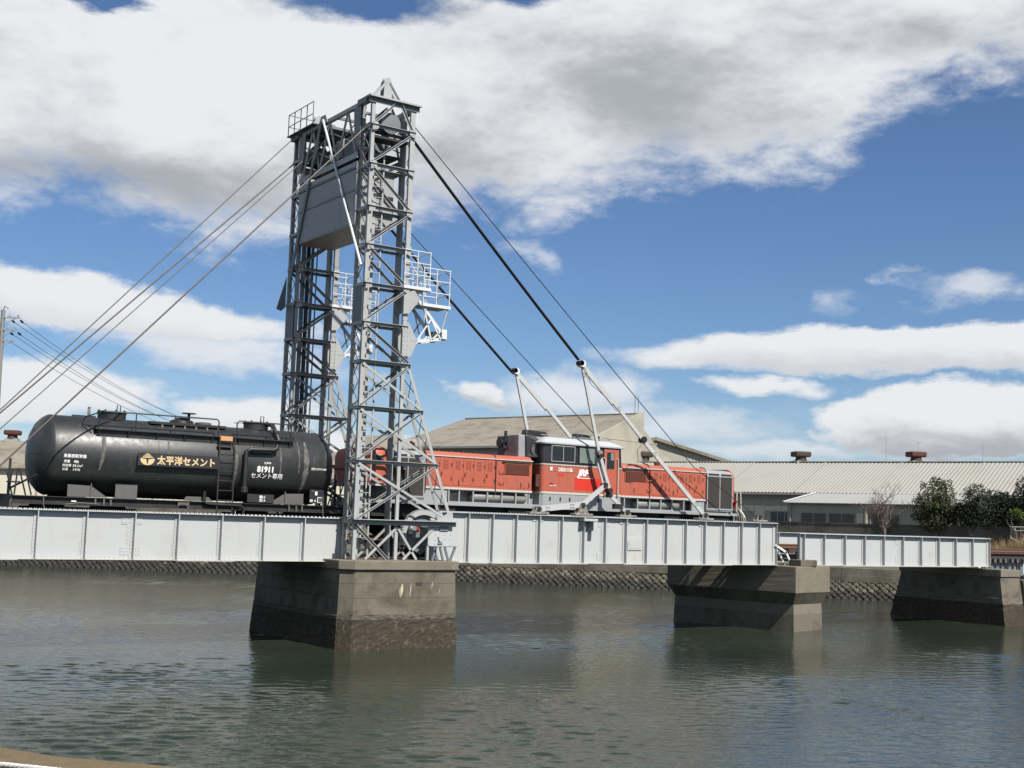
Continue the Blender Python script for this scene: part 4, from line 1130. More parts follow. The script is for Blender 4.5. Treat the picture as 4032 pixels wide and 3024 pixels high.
def hood_poly(w=1.38, zb=2.42, zt=3.74):
    pts = [(-w, zb), (-w, zt - .24)] + [(-w + .26 * (1 - math.cos(R(a))), zt - .24 + .22 * math.sin(R(a))) for a in (30, 60, 90)] + [(0, zt)]
    return pts + [(-y, z) for y, z in pts[:-1][::-1]]


def hood(nm, x0, x1, m_, w=1.38, zb=2.42, zt=3.74, smooth=False):
    return MB().prism([(x0, LC + y, z) for y, z in hood_poly(w, zb, zt)], (x1 - x0, 0, 0)).build(nm, m_, LO, bevel=.01)


YH = LC - 1.38; YC = LC - 1.47
for (x0, x1) in ((-1.36, 1.50), (1.53, 3.10), (7.28, 8.68), (8.71, 11.66)): hood('hood', x0, x1, 'loco_red')
# hood ends, rounded at the corners
for (xa, xb, s_) in ((-3.54, -2.80, -1), (13.02, 13.30, 1)):
    lv = []
    for z, ins in ((2.42, 0), (3.42, 0), (3.60, .05), (3.70, .14), (3.74, .28)):
        lv.append((z, rounded(xa + (ins if s_ < 0 else 0), xb - (ins if s_ > 0 else 0), YH + ins, 2 * LC - YH - ins, .24 if s_ < 0 else .12)))
    ring_prism('hood_end', lv, 'loco_red', LO, smooth=True)
lbox('hood_end_white_line', (-3.56, YH - .012, 2.42), (-2.81, 2 * LC - YH + .012, 2.485), 'loco_white')
lbox('number_light', (-3.36, YH - .012, 3.12), (-3.10, YH + .03, 3.47), 'frame_grey'); lbox('number_light_glass', (-3.33, YH - .018, 3.16), (-3.13, YH - .011, 3.43), 'glass_dark')
# radiators
for (xa, xb) in ((-2.76, -1.38), (11.70, 13.16)):
    hood('radiator_housing', xa, xb, 'loco_grey', 1.37, 2.02, 3.70)
    xm = (xa + xb) / 2
    for p, q in ((xa + .07, xm - .03), (xm + .03, xb - .07)):
        lbox('radiator_core', (p, YH - .006, 2.16), (q, YH + .06, 3.40), 'radiator')
        lbox('header', (p + .06, YH - .012, 3.44), (q - .02, YH + .02, 3.53), 'black_iron')
        for z in np.arange(2.22, 3.38, .085): lbox('slat', (p, YH - .012, z), (q, YH - .0065, z + .022), 'radiator')
    for x in (xa + .02, xm - .025, xb - .07): lbox('radiator_frame', (x, YH - .02, 2.10), (x + .045, YH + .0, 3.46), 'loco_grey')
    for z in (2.08, 3.40): lbox('radiator_sill', (xa + .01, YH - .021, z), (xb - .01, YH + .0, z + .05), 'loco_grey')
# lines along the hoods
for (xa, xb) in ((-1.36, 3.12), (7.30, 11.66)):
    lbox('drip_rail', (xa, YH - .035, 3.535), (xb, YH + .01, 3.572), 'loco_white')
    lbox('waist_line', (xa, YH - .012, 2.415), (xb, YH + .01, 2.485), 'loco_white')
# hood doors with louvres, handles and hinges
DOORS = [(-1.30, -.83), (-.81, -.33), (-.28, .14), (.16, .57), (.60, 1.05), (1.07, 1.47)] + [(8.80, 9.25), (9.27, 9.70), (9.72, 10.14), (10.16, 10.60), (10.62, 11.05), (11.07, 11.50)]
for i, (xa, xb) in enumerate(DOORS):
    D_ = lbox('hood_door', (xa, YH - .010, 2.56), (xb, YH + .02, 3.50), 'loco_red', bevel=.004)
    xm = (xa + xb) / 2
    for k in range(7): lbox('louvre', (xm - .10, YH - .022, 3.12 + k * .048), (xm + .10, YH - .0105, 3.145 + k * .048), 'loco_red', par=D_)
    if i % 2: lbox('door_handle', (xa + .04, YH - .03, 2.88), (xa + .09, YH - .0105, 3.0), 'rust_dark', par=D_)
    for z in (2.72, 3.2): lbox('hinge', (xb - .03, YH - .025, z), (xb + .015, YH - .0105, z + .12), 'rust_dark', par=D_)
for (xa, xb) in ((1.88, 2.98), (7.44, 8.52)):
    G_ = lbox('intake_grille', (xa, YH - .03, 3.05), (xb, YH + .01, 3.45), 'loco_red')
    for k in range(10): lbox('grille_slat', (xa + .03, YH - .042, 3.07 + k * .036), (xb - .03, YH - .0305, 3.088 + k * .036), 'rust', par=G_)
    lbox('grille_rail', (xa - .1, YH - .06, 3.46), (xb + .05, YH - .02, 3.50), 'rust_dark')
for x in (1.66, 8.56):
    for z in (2.72, 3.10): MB().tube([(x, YH, z + .06), (x, YH - .06, z), (x + .20, YH - .06, z), (x + .20, YH, z + .06)], .014, 6).build('step_iron', 'loco_red', LO)
for x in (1.515, -1.37, 8.695, 11.68): MB().tube([(x, YH - .02, 2.3), (x, YH - .03, 3.5), (x, YH + .10, 3.72), (x, YH + .4, 3.77)], .02, 6).build('hood_band', 'rust_dark', LO)
for (xa, xb) in ((2.0, 2.35), (2.45, 2.95), (7.75, 8.1), (8.15, 8.5)): lbox('access_door', (xa, YH - .008, 2.56), (xb, YH + .02, 2.96), 'loco_red', bevel=.004)
# drain marks of grease below catches
for x, z in ((2.6, 2.6), (2.95, 2.6), (7.9, 2.62), (9.5, 2.75), (9.9, 2.6), (10.75, 2.85), (-.05, 2.58)): lbox('catch', (x, YH - .03, z), (x + .035, YH - .009, z + .16), 'rust_dark')
for x in np.arange(-1.1, 1.4, .5): lbox('lifting_eye', (x, LC - .9, 3.74), (x + .05, LC - .8, 3.80), 'rust_dark')
MB().lathe((9.92, LC - .4, 3.70), (0, 0, 1), [(0, .20), (.05, .20), (.07, .12), (.17, .12), (.2, .06)], 16).build('filler_cap', 'rust', LO)
MB().tube([(-1.45, LC - .7, 3.72), (-1.50, LC - .7, 3.95), (-1.62, LC - .7, 4.0)], .06, 8).build('whistle', 'rust', LO)
# exhaust hump and black cab shoulder
ring_prism('exhaust_cowl', [(3.70, [(2.74, .95), (3.05, .95), (3.05, 1.95), (2.74, 1.95)]), (4.54, [(2.76, 1.0), (3.05, 1.0), (3.05, 1.66), (2.76, 1.66)])], 'soot_silver', LO, bevel=.03)
MB().prism([(3.06, .93, 3.70), (3.06, .97, 4.55), (3.40, .95, 4.56), (3.72, .80, 4.27), (3.74, .72, 3.70)], (0, 1.9, 0)).build('cab_shoulder', 'loco_black', LO, bevel=.05)
MB().lathe((3.42, .865, 4.0), (0, -1, 0), [(0, .19), (.03, .19), (.03, .165), (.005, .16)], 24).build('vent_ring', 'tank_grey', LO)
MB().tube([(2.80, 1.9, 3.9), (2.80, 1.9, 4.70)], .06, 8).build('horn_post', 'black_iron', LO)
MB().lathe((2.50, 1.9, 4.25), (1, 0, 0), [(0, .17), (.08, .15), (.25, .05), (.4, .05)], 16).build('horn', 'black_iron', LO)
MB().lathe((2.55, 1.75, 4.05), (1, 0, 0), [(0, .13), (.08, .12), (.2, .05), (.3, .05)], 16).build('horn', 'black_iron', LO)
# cab
def cab_ring(ins=0.0): return rounded(3.48 + ins, 7.30 - ins, YC + ins, 2 * LC - YC - ins, .16)
ring_prism('cab_lower', [(2.50, cab_ring()), (3.468, cab_ring())], 'loco_red', LO, smooth=True)
ring_prism('cab_base', [(1.86, cab_ring(.012)), (2.415, cab_ring(.012))], 'loco_grey', LO, smooth=True)
ring_prism('cab_base_line', [(2.418, cab_ring(-.004)), (2.497, cab_ring(-.004))], 'loco_white', LO, smooth=True)
ring_prism('cab_waist_line', [(3.47, cab_ring(-.012)), (3.512, cab_ring(-.012))], 'loco_white', LO, smooth=True)
ring_prism('cab_upper', [(3.514, cab_ring(.004)), (4.235, cab_ring(.03))], 'loco_black', LO, smooth=True)
ring_prism('cab_roof', [(4.24, cab_ring(-.05)), (4.29, cab_ring(-.06)), (4.50, cab_ring(.28)), (4.555, cab_ring(.70))], 'loco_roof', LO)
ring_prism('roof_top', [(4.5005, cab_ring(.277)), (4.566, cab_ring(.69))], 'loco_grey', LO)
lbox('roof_strap', (4.86, YC - .02, 4.26), (4.92, YC + .02, 4.30), 'loco_grey')
for (xa, xb) in ((3.22, 4.30), (5.55, 6.34)):
    MB().prism([(xa, 1.2, 4.56), (xb, 1.2, 4.56), (xb - .14, 1.22, 4.72), (xa + .08, 1.22, 4.76)], (0, .35, 0)).build('roof_cooler', 'loco_black', LO, bevel=.03)
for x in (6.75,): MB().tube([(x, LC - .6, 4.55), (x, LC - .6, 4.72)], .05, 8).build('roof_horn', 'black_iron', LO)
for z, xa, xb in ((4.52, 3.6, 6.9),): MB().tube([(xa, YC + .30, z + .05), (xb, YC + .30, z + .05)], .014, 6).build('roof_rail', 'frame_grey', LO)
def window(xa, xb, za, zb, glass, fr='frame_grey', mull=False):
    W_ = lbox('window', (xa, YC - .012, za), (xb, YC + .05, zb), fr)
    xm = (xa + xb) / 2
    for p, q in (((xa + .03, xm - .015), (xm + .015, xb - .03)) if mull else ((xa + .03, xb - .03),)):
        lbox('pane', (p, YC - .0165, za + .03), (q, YC - .0125, zb - .03), glass, par=W_)
window(3.88, 4.97, 3.60, 4.20, 'glass_dark', mull=True)
window(5.15, 5.92, 3.58, 4.19, 'glass_green', fr='loco_black')
DR = lbox('cab_door', (6.35, YC - .014, 2.53), (7.06, YC + .05, 4.18), 'loco_red', bevel=.01)
lbox('pane', (6.48, YC - .0185, 3.45), (6.84, YC - .0145, 4.07), 'glass_dark', par=DR); lbox('pane_blind', (6.66, YC - .0225, 3.78), (6.82, YC - .019, 4.05), 'glass_green', par=DR)
for x in (6.38, 7.0): MB().tube([(x - .06, YC, 3.86), (x, YC - .06, 3.82), (x, YC - .06, 2.45), (x, YC, 2.38)], .022, 6).build('hand_rail', 'loco_white', LO)
lbox('fresh_red_panel', (4.98, YC - .004, 2.60), (6.30, YC + .02, 3.06), 'loco_red_new', label='brighter red repainted panel on the cab side')
lbox('fresh_red_panel', (4.16, YC - .003, 3.08), (4.5, YC + .02, 3.16), 'loco_red_new')
lbox('number_plate', (4.19, YC - .008, 3.235), (5.05, YC + .02, 3.40), 'loco_red')
text_mesh('number_lettering', 'DD511156', .185, 'lettering_white', LO, (4.21, YC - .016, 3.255), sx=.78, weight=.006)
lbox('depot_plate', (3.80, YC - .010, 3.25), (3.95, YC + .02, 3.42), 'loco_red'); text_mesh('depot_lettering', '愛', .15, 'lettering_white', LO, (3.81, YC - .016, 3.275), weight=.004)
lbox('blank_plate', (4.00, YC - .010, 3.24), (4.13, YC + .02, 3.41), 'loco_red')
text_mesh('logo_lettering', 'JRF', .315, 'lettering_white', LO, (5.13, YC - .010, 3.135), sx=1.12, weight=.022, shear=.25, spacing=.95)
lbox('logo_bar', (5.10, YC - .012, 3.035), (5.84, YC - .0045, 3.058), 'lettering_white')
for i in range(2):
    lbox('small_mark', (3.84 + .17 * i, YC - .008, 2.70), (3.97 + .17 * i, YC - .0005, 2.74), 'loco_white'); lbox('small_mark', (3.84, YC - .008, 2.77), (3.97, YC - .0005, 2.80), 'loco_white')
for x in (3.85, 4.32, 4.75, 5.7, 6.1): lbox('floor_catch', (x, YC - .02, 2.18), (x + .05, YC + .02, 2.30), 'black_iron')
lbox('cab_side_box', (3.30, YH + .03, 2.66), (3.47, YH + .4, 3.1), 'rust')
# running board, tank bays and underframe
for (xa, xb) in ((-3.5, 3.50), (7.30, 13.3)): lbox('running_board', (xa, YC - .02, 1.86), (xb, 2 * LC - YC + .02, 1.965), 'loco_grey')
for (xa, xb) in ((-2.4, -.45), (11.0, 11.62)): lbox('skirt', (xa, YH + .03, 1.966), (xb, YH + .2, 2.414), 'loco_grey')
lbox('bay_back', (-.40, YH + .42, 1.966), (3.5, YH + .47, 2.414), 'loco_grey'); lbox('bay_back', (7.32, YH + .42, 1.966), (11.0, YH + .47, 2.414), 'loco_grey')
for (xs, tk) in (((-.40, .02, .60, 1.20, 1.82, 2.42, 3.0, 3.48), (.6, 3.0)), ((7.46, 8.12, 8.72, 9.30, 9.88, 10.50, 10.94), (8.1, 10.4))):
    for x in xs: lbox('bay_post', (x - .025, YH - .005, 1.966), (x + .025, YH + .05, 2.414), 'loco_grey')
    for z in (1.968, 2.375): lbox('bay_rail', (xs[0], YH - .006, z), (xs[-1], YH + .03, z + .037), 'loco_grey' if z < 2.2 else 'black_iron')
    MB().lathe((tk[0], YH + .23, 2.19), (1, 0, 0), [(0, .03), (.03, .12), (.10, .17), (tk[1] - tk[0] - .1, .17), (tk[1] - tk[0] - .03, .12), (tk[1] - tk[0], .03)], 20).build('air_reservoir', 'tank_silver', LO, smooth=True)
lbox('battery_box', (-.36, YH + .06, 2.0), (-.04, YH + .3, 2.37), 'black_iron')
lbox('underframe', (-3.45, LC - 1.2, 1.42), (13.25, LC + 1.2, 1.858), 'under_black')
for x in (-.9, 2.1, 9.5, 12.2): lbox('sand_box', (x, LC - 1.38, 1.45), (x + .8, LC - 1.21, 1.84), 'under_black', bevel=.03)
wheel_mb = MB().lathe((0, -.07, 0), (0, 1, 0), [(0, .07), (.0, .36), (.0, .43), (.1, .43), (.105, .46), (.135, .46), (.135, .08)], 28)
def bogie(T_, xs, hw, rw, x0, x1):
    for s_ in (-1, 1):
        MB().box((x0, LC + s_ * hw - .06, RZ + .40), (x1, LC + s_ * hw + .06, RZ + .64)).build('bogie_frame', 'under_black', T_, bevel=.02)
        for x in xs: MB().box((x - .13, LC + s_ * hw - .12, RZ + .24), (x + .13, LC + s_ * hw + .1, RZ + .52)).build('axle_box', 'under_black', T_, bevel=.03)
    for x in xs:
        for s_ in (-1, 1):
            MB().lathe((x, LC + s_ * .56 - .07, RZ + rw), (0, 1, 0), [(0, .07), (.0, rw), (.135, rw), (.135, .07)], 28).build('wheel', 'under_black', T_)
        MB().tube([(x, LC - .7, RZ + rw), (x, LC + .7, RZ + rw)], .08, 10).build('axle', 'under_black', T_)
for xs in ((-2.1, .1), (3.9, 5.8), (9.6, 11.8)): bogie(LO, xs, .92, .43, xs[0] - .5, xs[1] + .5)
for xe, s_ in ((-3.5, -1), (13.3, 1)):
    lbox('buffer_beam', (xe, LC - 1.3, 1.35), (xe + s_ * .08, LC + 1.3, 1.86), 'loco_grey')
    lbox('coupler_shank', (xe + s_ * .08, LC - .1, RZ + .78), (xe + s_ * .45, LC + .1, RZ + .98), 'black_iron'); lbox('coupler_head', (xe + s_ * .45, LC - .16, RZ + .74), (xe + s_ * .66, LC + .16, RZ + 1.02), 'black_iron', bevel=.04)
    for y in (LC - 1.35, LC - .8): MB().tube([(xe + s_ * .12, y, 1.4), (xe + s_ * .12, y, 2.86), (xe + s_ * .32, y, 2.86), (xe + s_ * .42, y, 1.42)], .028, 7).build('end_hand_rail', 'loco_white', LO, smooth=True)
for i, (dx, dz) in enumerate(((0, 0), (.12, .1), (.25, .04), (.36, -.08))): MB().tube([(13.35 + dx, YC + .1, 2.1 + dz), (13.40 + dx, YC, 1.9 + dz), (13.5 + dx, YC + .05, 1.65)], .035, 7).build('hose', random.choice(('bearing', 'loco_white', 'black_iron')), LO)
MB().prism([(13.33, YC + .05, 2.45), (13.33, YC + .35, 2.45), (13.33, YC + .2, 2.15)], (.05, 0, 0)).build('tail_flag', 'loco_red_new', LO)
for x in (-2.45, -2.20): MB().tube([(x, YH, 3.02), (x, YH - .07, 3.0), (x, YH - .07, 2.35), (x, YH, 2.33)], .022, 6).build('hand_rail', 'loco_white', LO)

# ------------------------------------------------------------------ tank wagon
TK = thing('tank_wagon', 'black cement tank wagon with white Japanese lettering and a gold lettered board', 'tank wagon', (-9.2, LC, RZ))
TR_, TZ = 1.19, 2.92
TX0, TX1 = -13.62, -4.98
pr = [(0.0, .02), (.03, .40), (.10, .70), (.22, .95), (.36, 1.10), (.46, 1.165), (.52, TR_)]
prof = pr + [(TX1 - TX0 + 1.04 - t, r_) for t, r_ in pr[::-1]]
MB().lathe((TX0 - .52, LC, TZ), (1, 0, 0), prof, 64).build('barrel', 'tank_black', TK, smooth=True)
for x in (TX0 + .02, TX0 + 3.0, TX0 + 6.0, TX1 - .05): MB().lathe((x, LC, TZ), (1, 0, 0), [(0, TR_ - .02), (0, TR_ + .006), (.03, TR_ + .006), (.03, TR_ - .02)], 64).build('seam_band', 'tank_black', TK, smooth=True)
def skin(v): return Vector((v.x, LC - math.sqrt(max(.01, (TR_ + .009) ** 2 - (v.z - TZ) ** 2)), v.z))
def tbox(nm, a, b, m_='black_iron', bevel=0.0, par=None): return MB().box(a, b).build(nm, m_, par or TK, bevel=bevel)
def ttext(s_, size, x, z, **kw): return text_mesh('lettering', s_, size, kw.pop('m_', 'lettering_white'), TK, (x, .7, z), fn=skin, **kw)
ttext('東藤原駅常備', .115, -13.42, 2.83, weight=.002, spacing=1.0, sx=.95)
ttext('荷重', .09, -13.40, 2.68, weight=.002); ttext('40t', .11, -13.12, 2.675, weight=.004)
ttext('実容積', .085, -13.43, 2.565, weight=.002); ttext('34.1m³', .105, -13.14, 2.56, weight=.004)
ttext('自重', .085, -13.42, 2.455, weight=.002); ttext('14.4t', .105, -13.12, 2.45, weight=.004)
ttext('コタキ', .085, -7.22, 2.94, weight=.004)
ttext('81911', .255, -7.43, 2.685, weight=.014, sx=.92)
ttext('セメント専用', .185, -7.62, 2.50, weight=.004, sx=.98)
ttext('形式コタキ1900', .09, -5.56, 2.83, weight=.002, sx=.85)
# pale cement dust run down the barrel from the walkway joints
for (x, w, zb_) in ((-12.25, .07, 2.5), (-8.12, .05, 2.0), (-6.62, .04, 2.5), (-5.72, .10, 1.95), (-10.3, .03, 2.9), (-5.98, .03, 2.7)):
    mb = MB(); k = 14; vs = []
    for i in range(k + 1):
        z = 3.72 + (zb_ - 3.72) * i / k; ww = w * (.35 + .65 * math.sin(math.pi * (i + 1) / (k + 2))) * random.uniform(.6, 1.1)
        xx = x - .10 * (i / k) ** 2 * (1 if w > .06 else .2)
        for d in (-ww, ww): vs.append(skin(Vector((xx + d, 0, z))) + Vector((0, .0045, 0)))
    mb.add(vs, [(2 * i, 2 * i + 1, 2 * i + 3, 2 * i + 2) for i in range(k)]).build('dust_run', 'dust', TK, fix=False)
# lettered board
SB = tbox('name_board', (-11.28, LC - TR_ - .10, 2.70), (-8.76, LC - TR_ - .075, 3.075), 'sign_dark')
for x in (-11.1, -10.0, -8.9): tbox('board_bracket', (x, LC - TR_ - .074, 2.85), (x + .05, LC - TR_ + .02, 2.95))
yb = LC - TR_ - .1045
text_mesh('name_lettering', '太平洋セメント', .282, 'gold', TK, (-10.70, yb, 2.775), sx=.94, weight=.011)
ec = (-10.99, 2.87); lm = MB()
bowl = [(ec[0] + .215 * math.cos(a), yb, ec[1] + .02 + (.155 if math.sin(a) > 0 else .175) * math.sin(a)) for a in np.linspace(math.pi + .02, 2 * math.pi - .02, 18)]
bowl += [(ec[0] + .21, yb, ec[1] + .045), (ec[0] + .10, yb, ec[1] + .025), (ec[0] + .035, yb, ec[1] + .02), (ec[0] + .012, yb, ec[1] - .13), (ec[0] - .012, yb, ec[1] - .13), (ec[0] - .035, yb, ec[1] + .02), (ec[0] - .10, yb, ec[1] + .025), (ec[0] - .21, yb, ec[1] + .045)]
MB().prism(bowl, (0, .004, 0)).build('emblem', 'gold', TK)
for k, (w, z) in enumerate(((.19, .055), (.145, .092), (.105, .128), (.065, .16))):
    MB().prism([(ec[0] - w, yb, ec[1] + z + .004), (ec[0] - w * .9, yb, ec[1] + z + .022), (ec[0], yb, ec[1] + z + .028), (ec[0] + w * .9, yb, ec[1] + z + .022), (ec[0] + w, yb, ec[1] + z + .004)], (0, .004, 0)).build('emblem_bar', 'gold', TK)
# walkway with railing along the near shoulder
WY = LC - 1.14
for (xa, xb) in ((-12.54, -6.14),):
    tbox('walkway', (xa, WY, 3.70), (xb, WY + .36, 3.725))
    tbox('walkway_fascia', (xa + .05, WY + .10, 3.46), (xb - .05, WY + .12, 3.699))
    for x in np.linspace(xa + .1, xb - .2, 8): MB().prism([(x, WY + .02, 3.69), (x, WY + .34, 3.69), (x, WY + .34, 3.38), (x, WY + .12, 3.42)], (.04, 0, 0)).build('walkway_bracket', 'black_iron', TK)
def trail(xa, xb, zt=4.245):
    MB().tube([(xa, WY + .02, 3.72), (xa, WY + .02, zt - .06), (xa + .06, WY + .02, zt), (xb - .06, WY + .02, zt), (xb, WY + .02, zt - .06), (xb, WY + .02, 3.72)], .022, 7).build('hand_rail', 'black_iron', TK, smooth=True)
trail(-12.45, -8.75); trail(-8.15, -6.3)
MB().tube([(-12.45, WY + .02, 4.20), (-12.8, WY + .2, 4.05), (-12.86, WY + .3, 3.86), (-12.6, WY + .02, 3.72)], .02, 7).build('hand_rail', 'black_iron', TK, smooth=True)
MB().tube([(-6.3, WY + .02, 4.22), (-6.0, WY + .1, 4.24), (-6.15, WY + .03, 4.0), (-6.3, WY + .02, 3.74)], .02, 7).build('hand_rail', 'black_iron', TK, smooth=True)
for x in (-11.35, -10.15, -7.0): MB().tube([(x, WY + .02, 3.72), (x, WY + .02, 4.23)], .018, 6).build('rail_post', 'black_iron', TK)
# hatches, domes and valves along the top
for x, r_ in ((-11.75, .42), (-7.05, .40)):
    MB().lathe((x, LC, TZ + TR_ - .05), (0, 0, 1), [(0, r_), (.20, r_), (.21, r_ * 1.06), (.25, r_ * 1.06), (.27, r_ * .8)], 28).build('manhole', 'black_iron', TK, smooth=True)
    for k in range(8): MB().tube([(x + math.cos(k * .785) * r_ * .96, LC + math.sin(k * .785) * r_ * .96, TZ + TR_ + .12), (x + math.cos(k * .785) * r_ * .96, LC + math.sin(k * .785) * r_ * .96, TZ + TR_ + .26)], .025, 6).build('hatch_bolt', 'black_iron', TK)
    MB().tube([(x + .12, LC - .1, TZ + TR_ + .2), (x + .12, LC - .1, TZ + TR_ + .42), (x + .22, LC - .1, TZ + TR_ + .42), (x + .22, LC - .1, TZ + TR_ + .2)], .016, 6).build('hatch_handle', 'black_iron', TK)
MB().tube([(-12.5, LC - .2, TZ + TR_), (-12.5, LC - .2, TZ + TR_ + .30)], .045, 8).build('safety_valve', 'bearing', TK)
lm = MB().box((-10.75, LC - .62, TZ + TR_ - .10), (-8.30, LC + .62, TZ + TR_ - .02)).build('top_platform', 'black_iron', TK)
for x in np.linspace(-10.4, -8.6, 6): MB().prism([(x, LC - .62, TZ + TR_ - .11), (x, LC - .40, TZ + TR_ - .11), (x, LC - .72, TZ + TR_ - .33)], (.05, 0, 0)).build('platform_bracket', 'black_iron', TK)
MB().lathe((-9.55, LC, TZ + TR_ - .02), (0, 0, 1), [(0, .38), (.10, .36), (.16, .22), (.20, .2)], 24).build('centre_dome', 'black_iron', TK, smooth=True)
MB().tube([(-9.45, LC - .35, TZ + TR_), (-9.45, LC - .35, TZ + TR_ + .30)], .05, 8).build('hand_wheel_stem', 'black_iron', TK)
MB().lathe((-9.45, LC - .35, TZ + TR_ + .30), (0, 0, 1), [(0, .02), (0, .22), (.025, .22), (.025, .02)], 20).build('hand_wheel', 'black_iron', TK)
MB().lathe((-8.95, LC - .3, TZ + TR_ - .02), (0, 0, 1), [(0, .25), (.07, .25), (.09, .15)], 20).build('valve_cover', 'tank_grey', TK)
tbox('top_pipe', (-13.0, LC - .25, TZ + TR_ - .01), (-12.3, LC - .2, TZ + TR_ + .03))
MB().tube([(-6.85, LC - .35, TZ + TR_ + .16), (-6.72, LC - .62, TZ + TR_ + .10), (-6.66, LC - .95, 3.78), (-6.66, LC - 1.0, 3.62)], .07, 10).build('vent_pipe', 'black_iron', TK, smooth=True)
MB().tube([(-6.82, LC - TR_ - .06, 3.56), (-6.84, LC - TR_ - .08, 3.44), (-6.95, LC - TR_ - .09, 3.39), (-7.75, LC - TR_ - .09, 3.36), (-7.87, LC - TR_ - .09, 3.30), (-7.87, LC - TR_ - .09, 2.2)], .072, 10).build('unloading_pipe', 'black_iron', TK, smooth=True)
MB().lathe((-7.87, LC - TR_ - .09, 2.0), (0, 0, 1), [(0, .06), (.02, .12), (.16, .12), (.2, .07)], 16).build('pipe_valve', 'black_iron', TK)
tbox('gauge_plate', (-8.72, WY - .01, 3.60), (-8.28, WY + .03, 3.74), 'orange_dial')
# ladder
for x in (-8.72, -8.22): MB().bar((x, LC - TR_ - .06, 1.3), (x, LC - TR_ - .02, 3.72), .04, .02).build('ladder_stile', 'under_black', TK)
for z in np.arange(1.45, 3.6, .30): MB().tube([(-8.72, LC - TR_ - .05, z), (-8.22, LC - TR_ - .05, z)], .012, 5).build('rung', 'under_black', TK)
tbox('ladder_plate', (-8.78, LC - TR_ - .04, 3.42), (-8.3, LC - TR_ + .05, 3.47))
# underframe, saddles, boxes
for y in (LC - 1.12, LC + 1.06): tbox('sole_bar', (-14.75, y, 1.45), (-4.05, y + .06, 1.69), 'under_black')
for z in (1.452, 1.665): tbox('sole_bar_flange', (-14.75, LC - 1.21, z), (-4.05, LC - 1.121, z + .022), 'black_iron')
tbox('floor', (-14.75, LC - 1.05, 1.55), (-4.05, LC + 1.05, 1.62), 'under_black')
for (xa, xb, xt) in ((-13.22, -12.55, -12.05), (-5.75, -6.4, -6.95)):
    MB().prism([(xa, LC - 1.10, 1.70), (xa, LC - 1.10, 2.05), (xb, LC - 1.10, 2.03), (xt, LC - 1.10, 1.70)], (0, .03, 0)).build('saddle', 'tank_grey', TK)
    MB().prism([(xa, LC + 1.07, 1.70), (xa, LC + 1.07, 2.05), (xb, LC + 1.07, 2.03), (xt, LC + 1.07, 1.70)], (0, .03, 0)).build('saddle', 'tank_grey', TK)
    tbox('saddle_web', (xb - .02, LC - 1.14, 1.70), (xb + .01, LC - 1.10, 2.10), 'tank_grey')
MB().prism([(-9.75, LC - 1.10, 1.70), (-9.65, LC - 1.10, 1.83), (-8.95, LC - 1.10, 1.83), (-8.8, LC - 1.10, 1.70)], (0, .03, 0)).build('saddle', 'tank_grey', TK)
tbox('side_plate', (-11.85, LC - 1.16, 1.69), (-11.20, LC - 1.10, 2.10), 'tank_grey'); tbox('side_plate_frame', (-11.87, LC - 1.165, 2.101), (-11.18, LC - 1.10, 2.12))
tbox('side_plate', (-7.70, LC - 1.16, 1.72), (-6.80, LC - 1.12, 1.98), 'black_iron')
text_mesh('lettering', '積5.5', .10, 'lettering_white', TK, (-7.3, LC - 1.168, 1.86), weight=.003, sx=.9); text_mesh('lettering', '空1.4', .10, 'lettering_white', TK, (-7.3, LC - 1.168, 1.755), weight=.003, sx=.9)
BX = tbox('placard_box', (-5.56, LC - 1.16, 1.76), (-5.06, LC - 1.08, 2.20), 'sign_dark')
for (xa, xb, za, zb, m_) in ((-5.50, -5.41, 2.13, 2.18, 'tank_grey'), (-5.37, -5.29, 2.02, 2.14, 'lettering_white'), (-5.54, -5.45, 1.80, 1.88, 'lettering_white'), (-5.38, -5.34, 1.81, 1.87, 'lettering_white'), (-5.28, -5.10, 1.78, 1.96, 'lettering_white')): tbox('placard', (xa, LC - 1.166, za), (xb, LC - 1.1605, zb), m_, par=BX)
tbox('placard_print', (-5.26, LC - 1.170, 1.80), (-5.12, LC - 1.1665, 1.94), 'leaf_olive', par=BX)
text_mesh('lettering', '日', .07, 'sign_dark', TK, (-5.53, LC - 1.169, 1.812))
MB().tube([(-9.12, LC - 1.2, 2.0), (-9.12, LC - 1.2, 1.68), (-9.0, LC - 1.24, 1.62), (-7.95, LC - 1.24, 1.60), (-7.85, LC - 1.24, 1.5), (-7.85, LC - 1.24, 1.2)], .055, 9).build('brake_pipe', 'black_iron', TK, smooth=True)
MB().tube([(-9.82 + .17 * math.cos(a), LC - 1.28, 1.42 + .17 * math.sin(a)) for a in np.linspace(0, 2 * math.pi, 25)], .014, 6).build('brake_wheel', 'tank_grey', TK)
tbox('yellow_tag', (-9.95, LC - 1.215, 1.56), (-9.6, LC - 1.2105, 1.64), 'tank_grey')
text_mesh('lettering', '1', .09, 'lettering_white', TK, (-8.12, LC - 1.22, 1.36), weight=.004)
tbox('white_mark', (-13.12, LC - 1.216, 1.55), (-12.98, LC - 1.2105, 1.585), 'lettering_white')
for x in (-12.45, -12.2, -12.0, -6.3, -6.05, -5.85): tbox('sole_bracket', (x, LC - 1.20, 1.475), (x + .05, LC - 1.121, 1.66), 'tank_grey')
for x in (-13.9, -9.6, -5.1): MB().tube([(x, LC - 1.19, 2.0 if x > -6 else 1.7), (x, LC - 1.21, 1.45), (x + .1, LC - 1.21, 1.2)], .018, 6).build('release_rod', 'tank_grey', TK)
for xs in ((-13.5, -11.7), (-7.1, -5.3)): bogie(TK, xs, .98, .43, xs[0] - .55, xs[1] + .55)
MB().tube([(-13.3, LC - 1.18, 1.46), (-12.9, LC - 1.2, 1.52), (-12.3, LC - 1.2, 1.50)], .02, 6).build('spring_strap', 'tank_grey', TK)
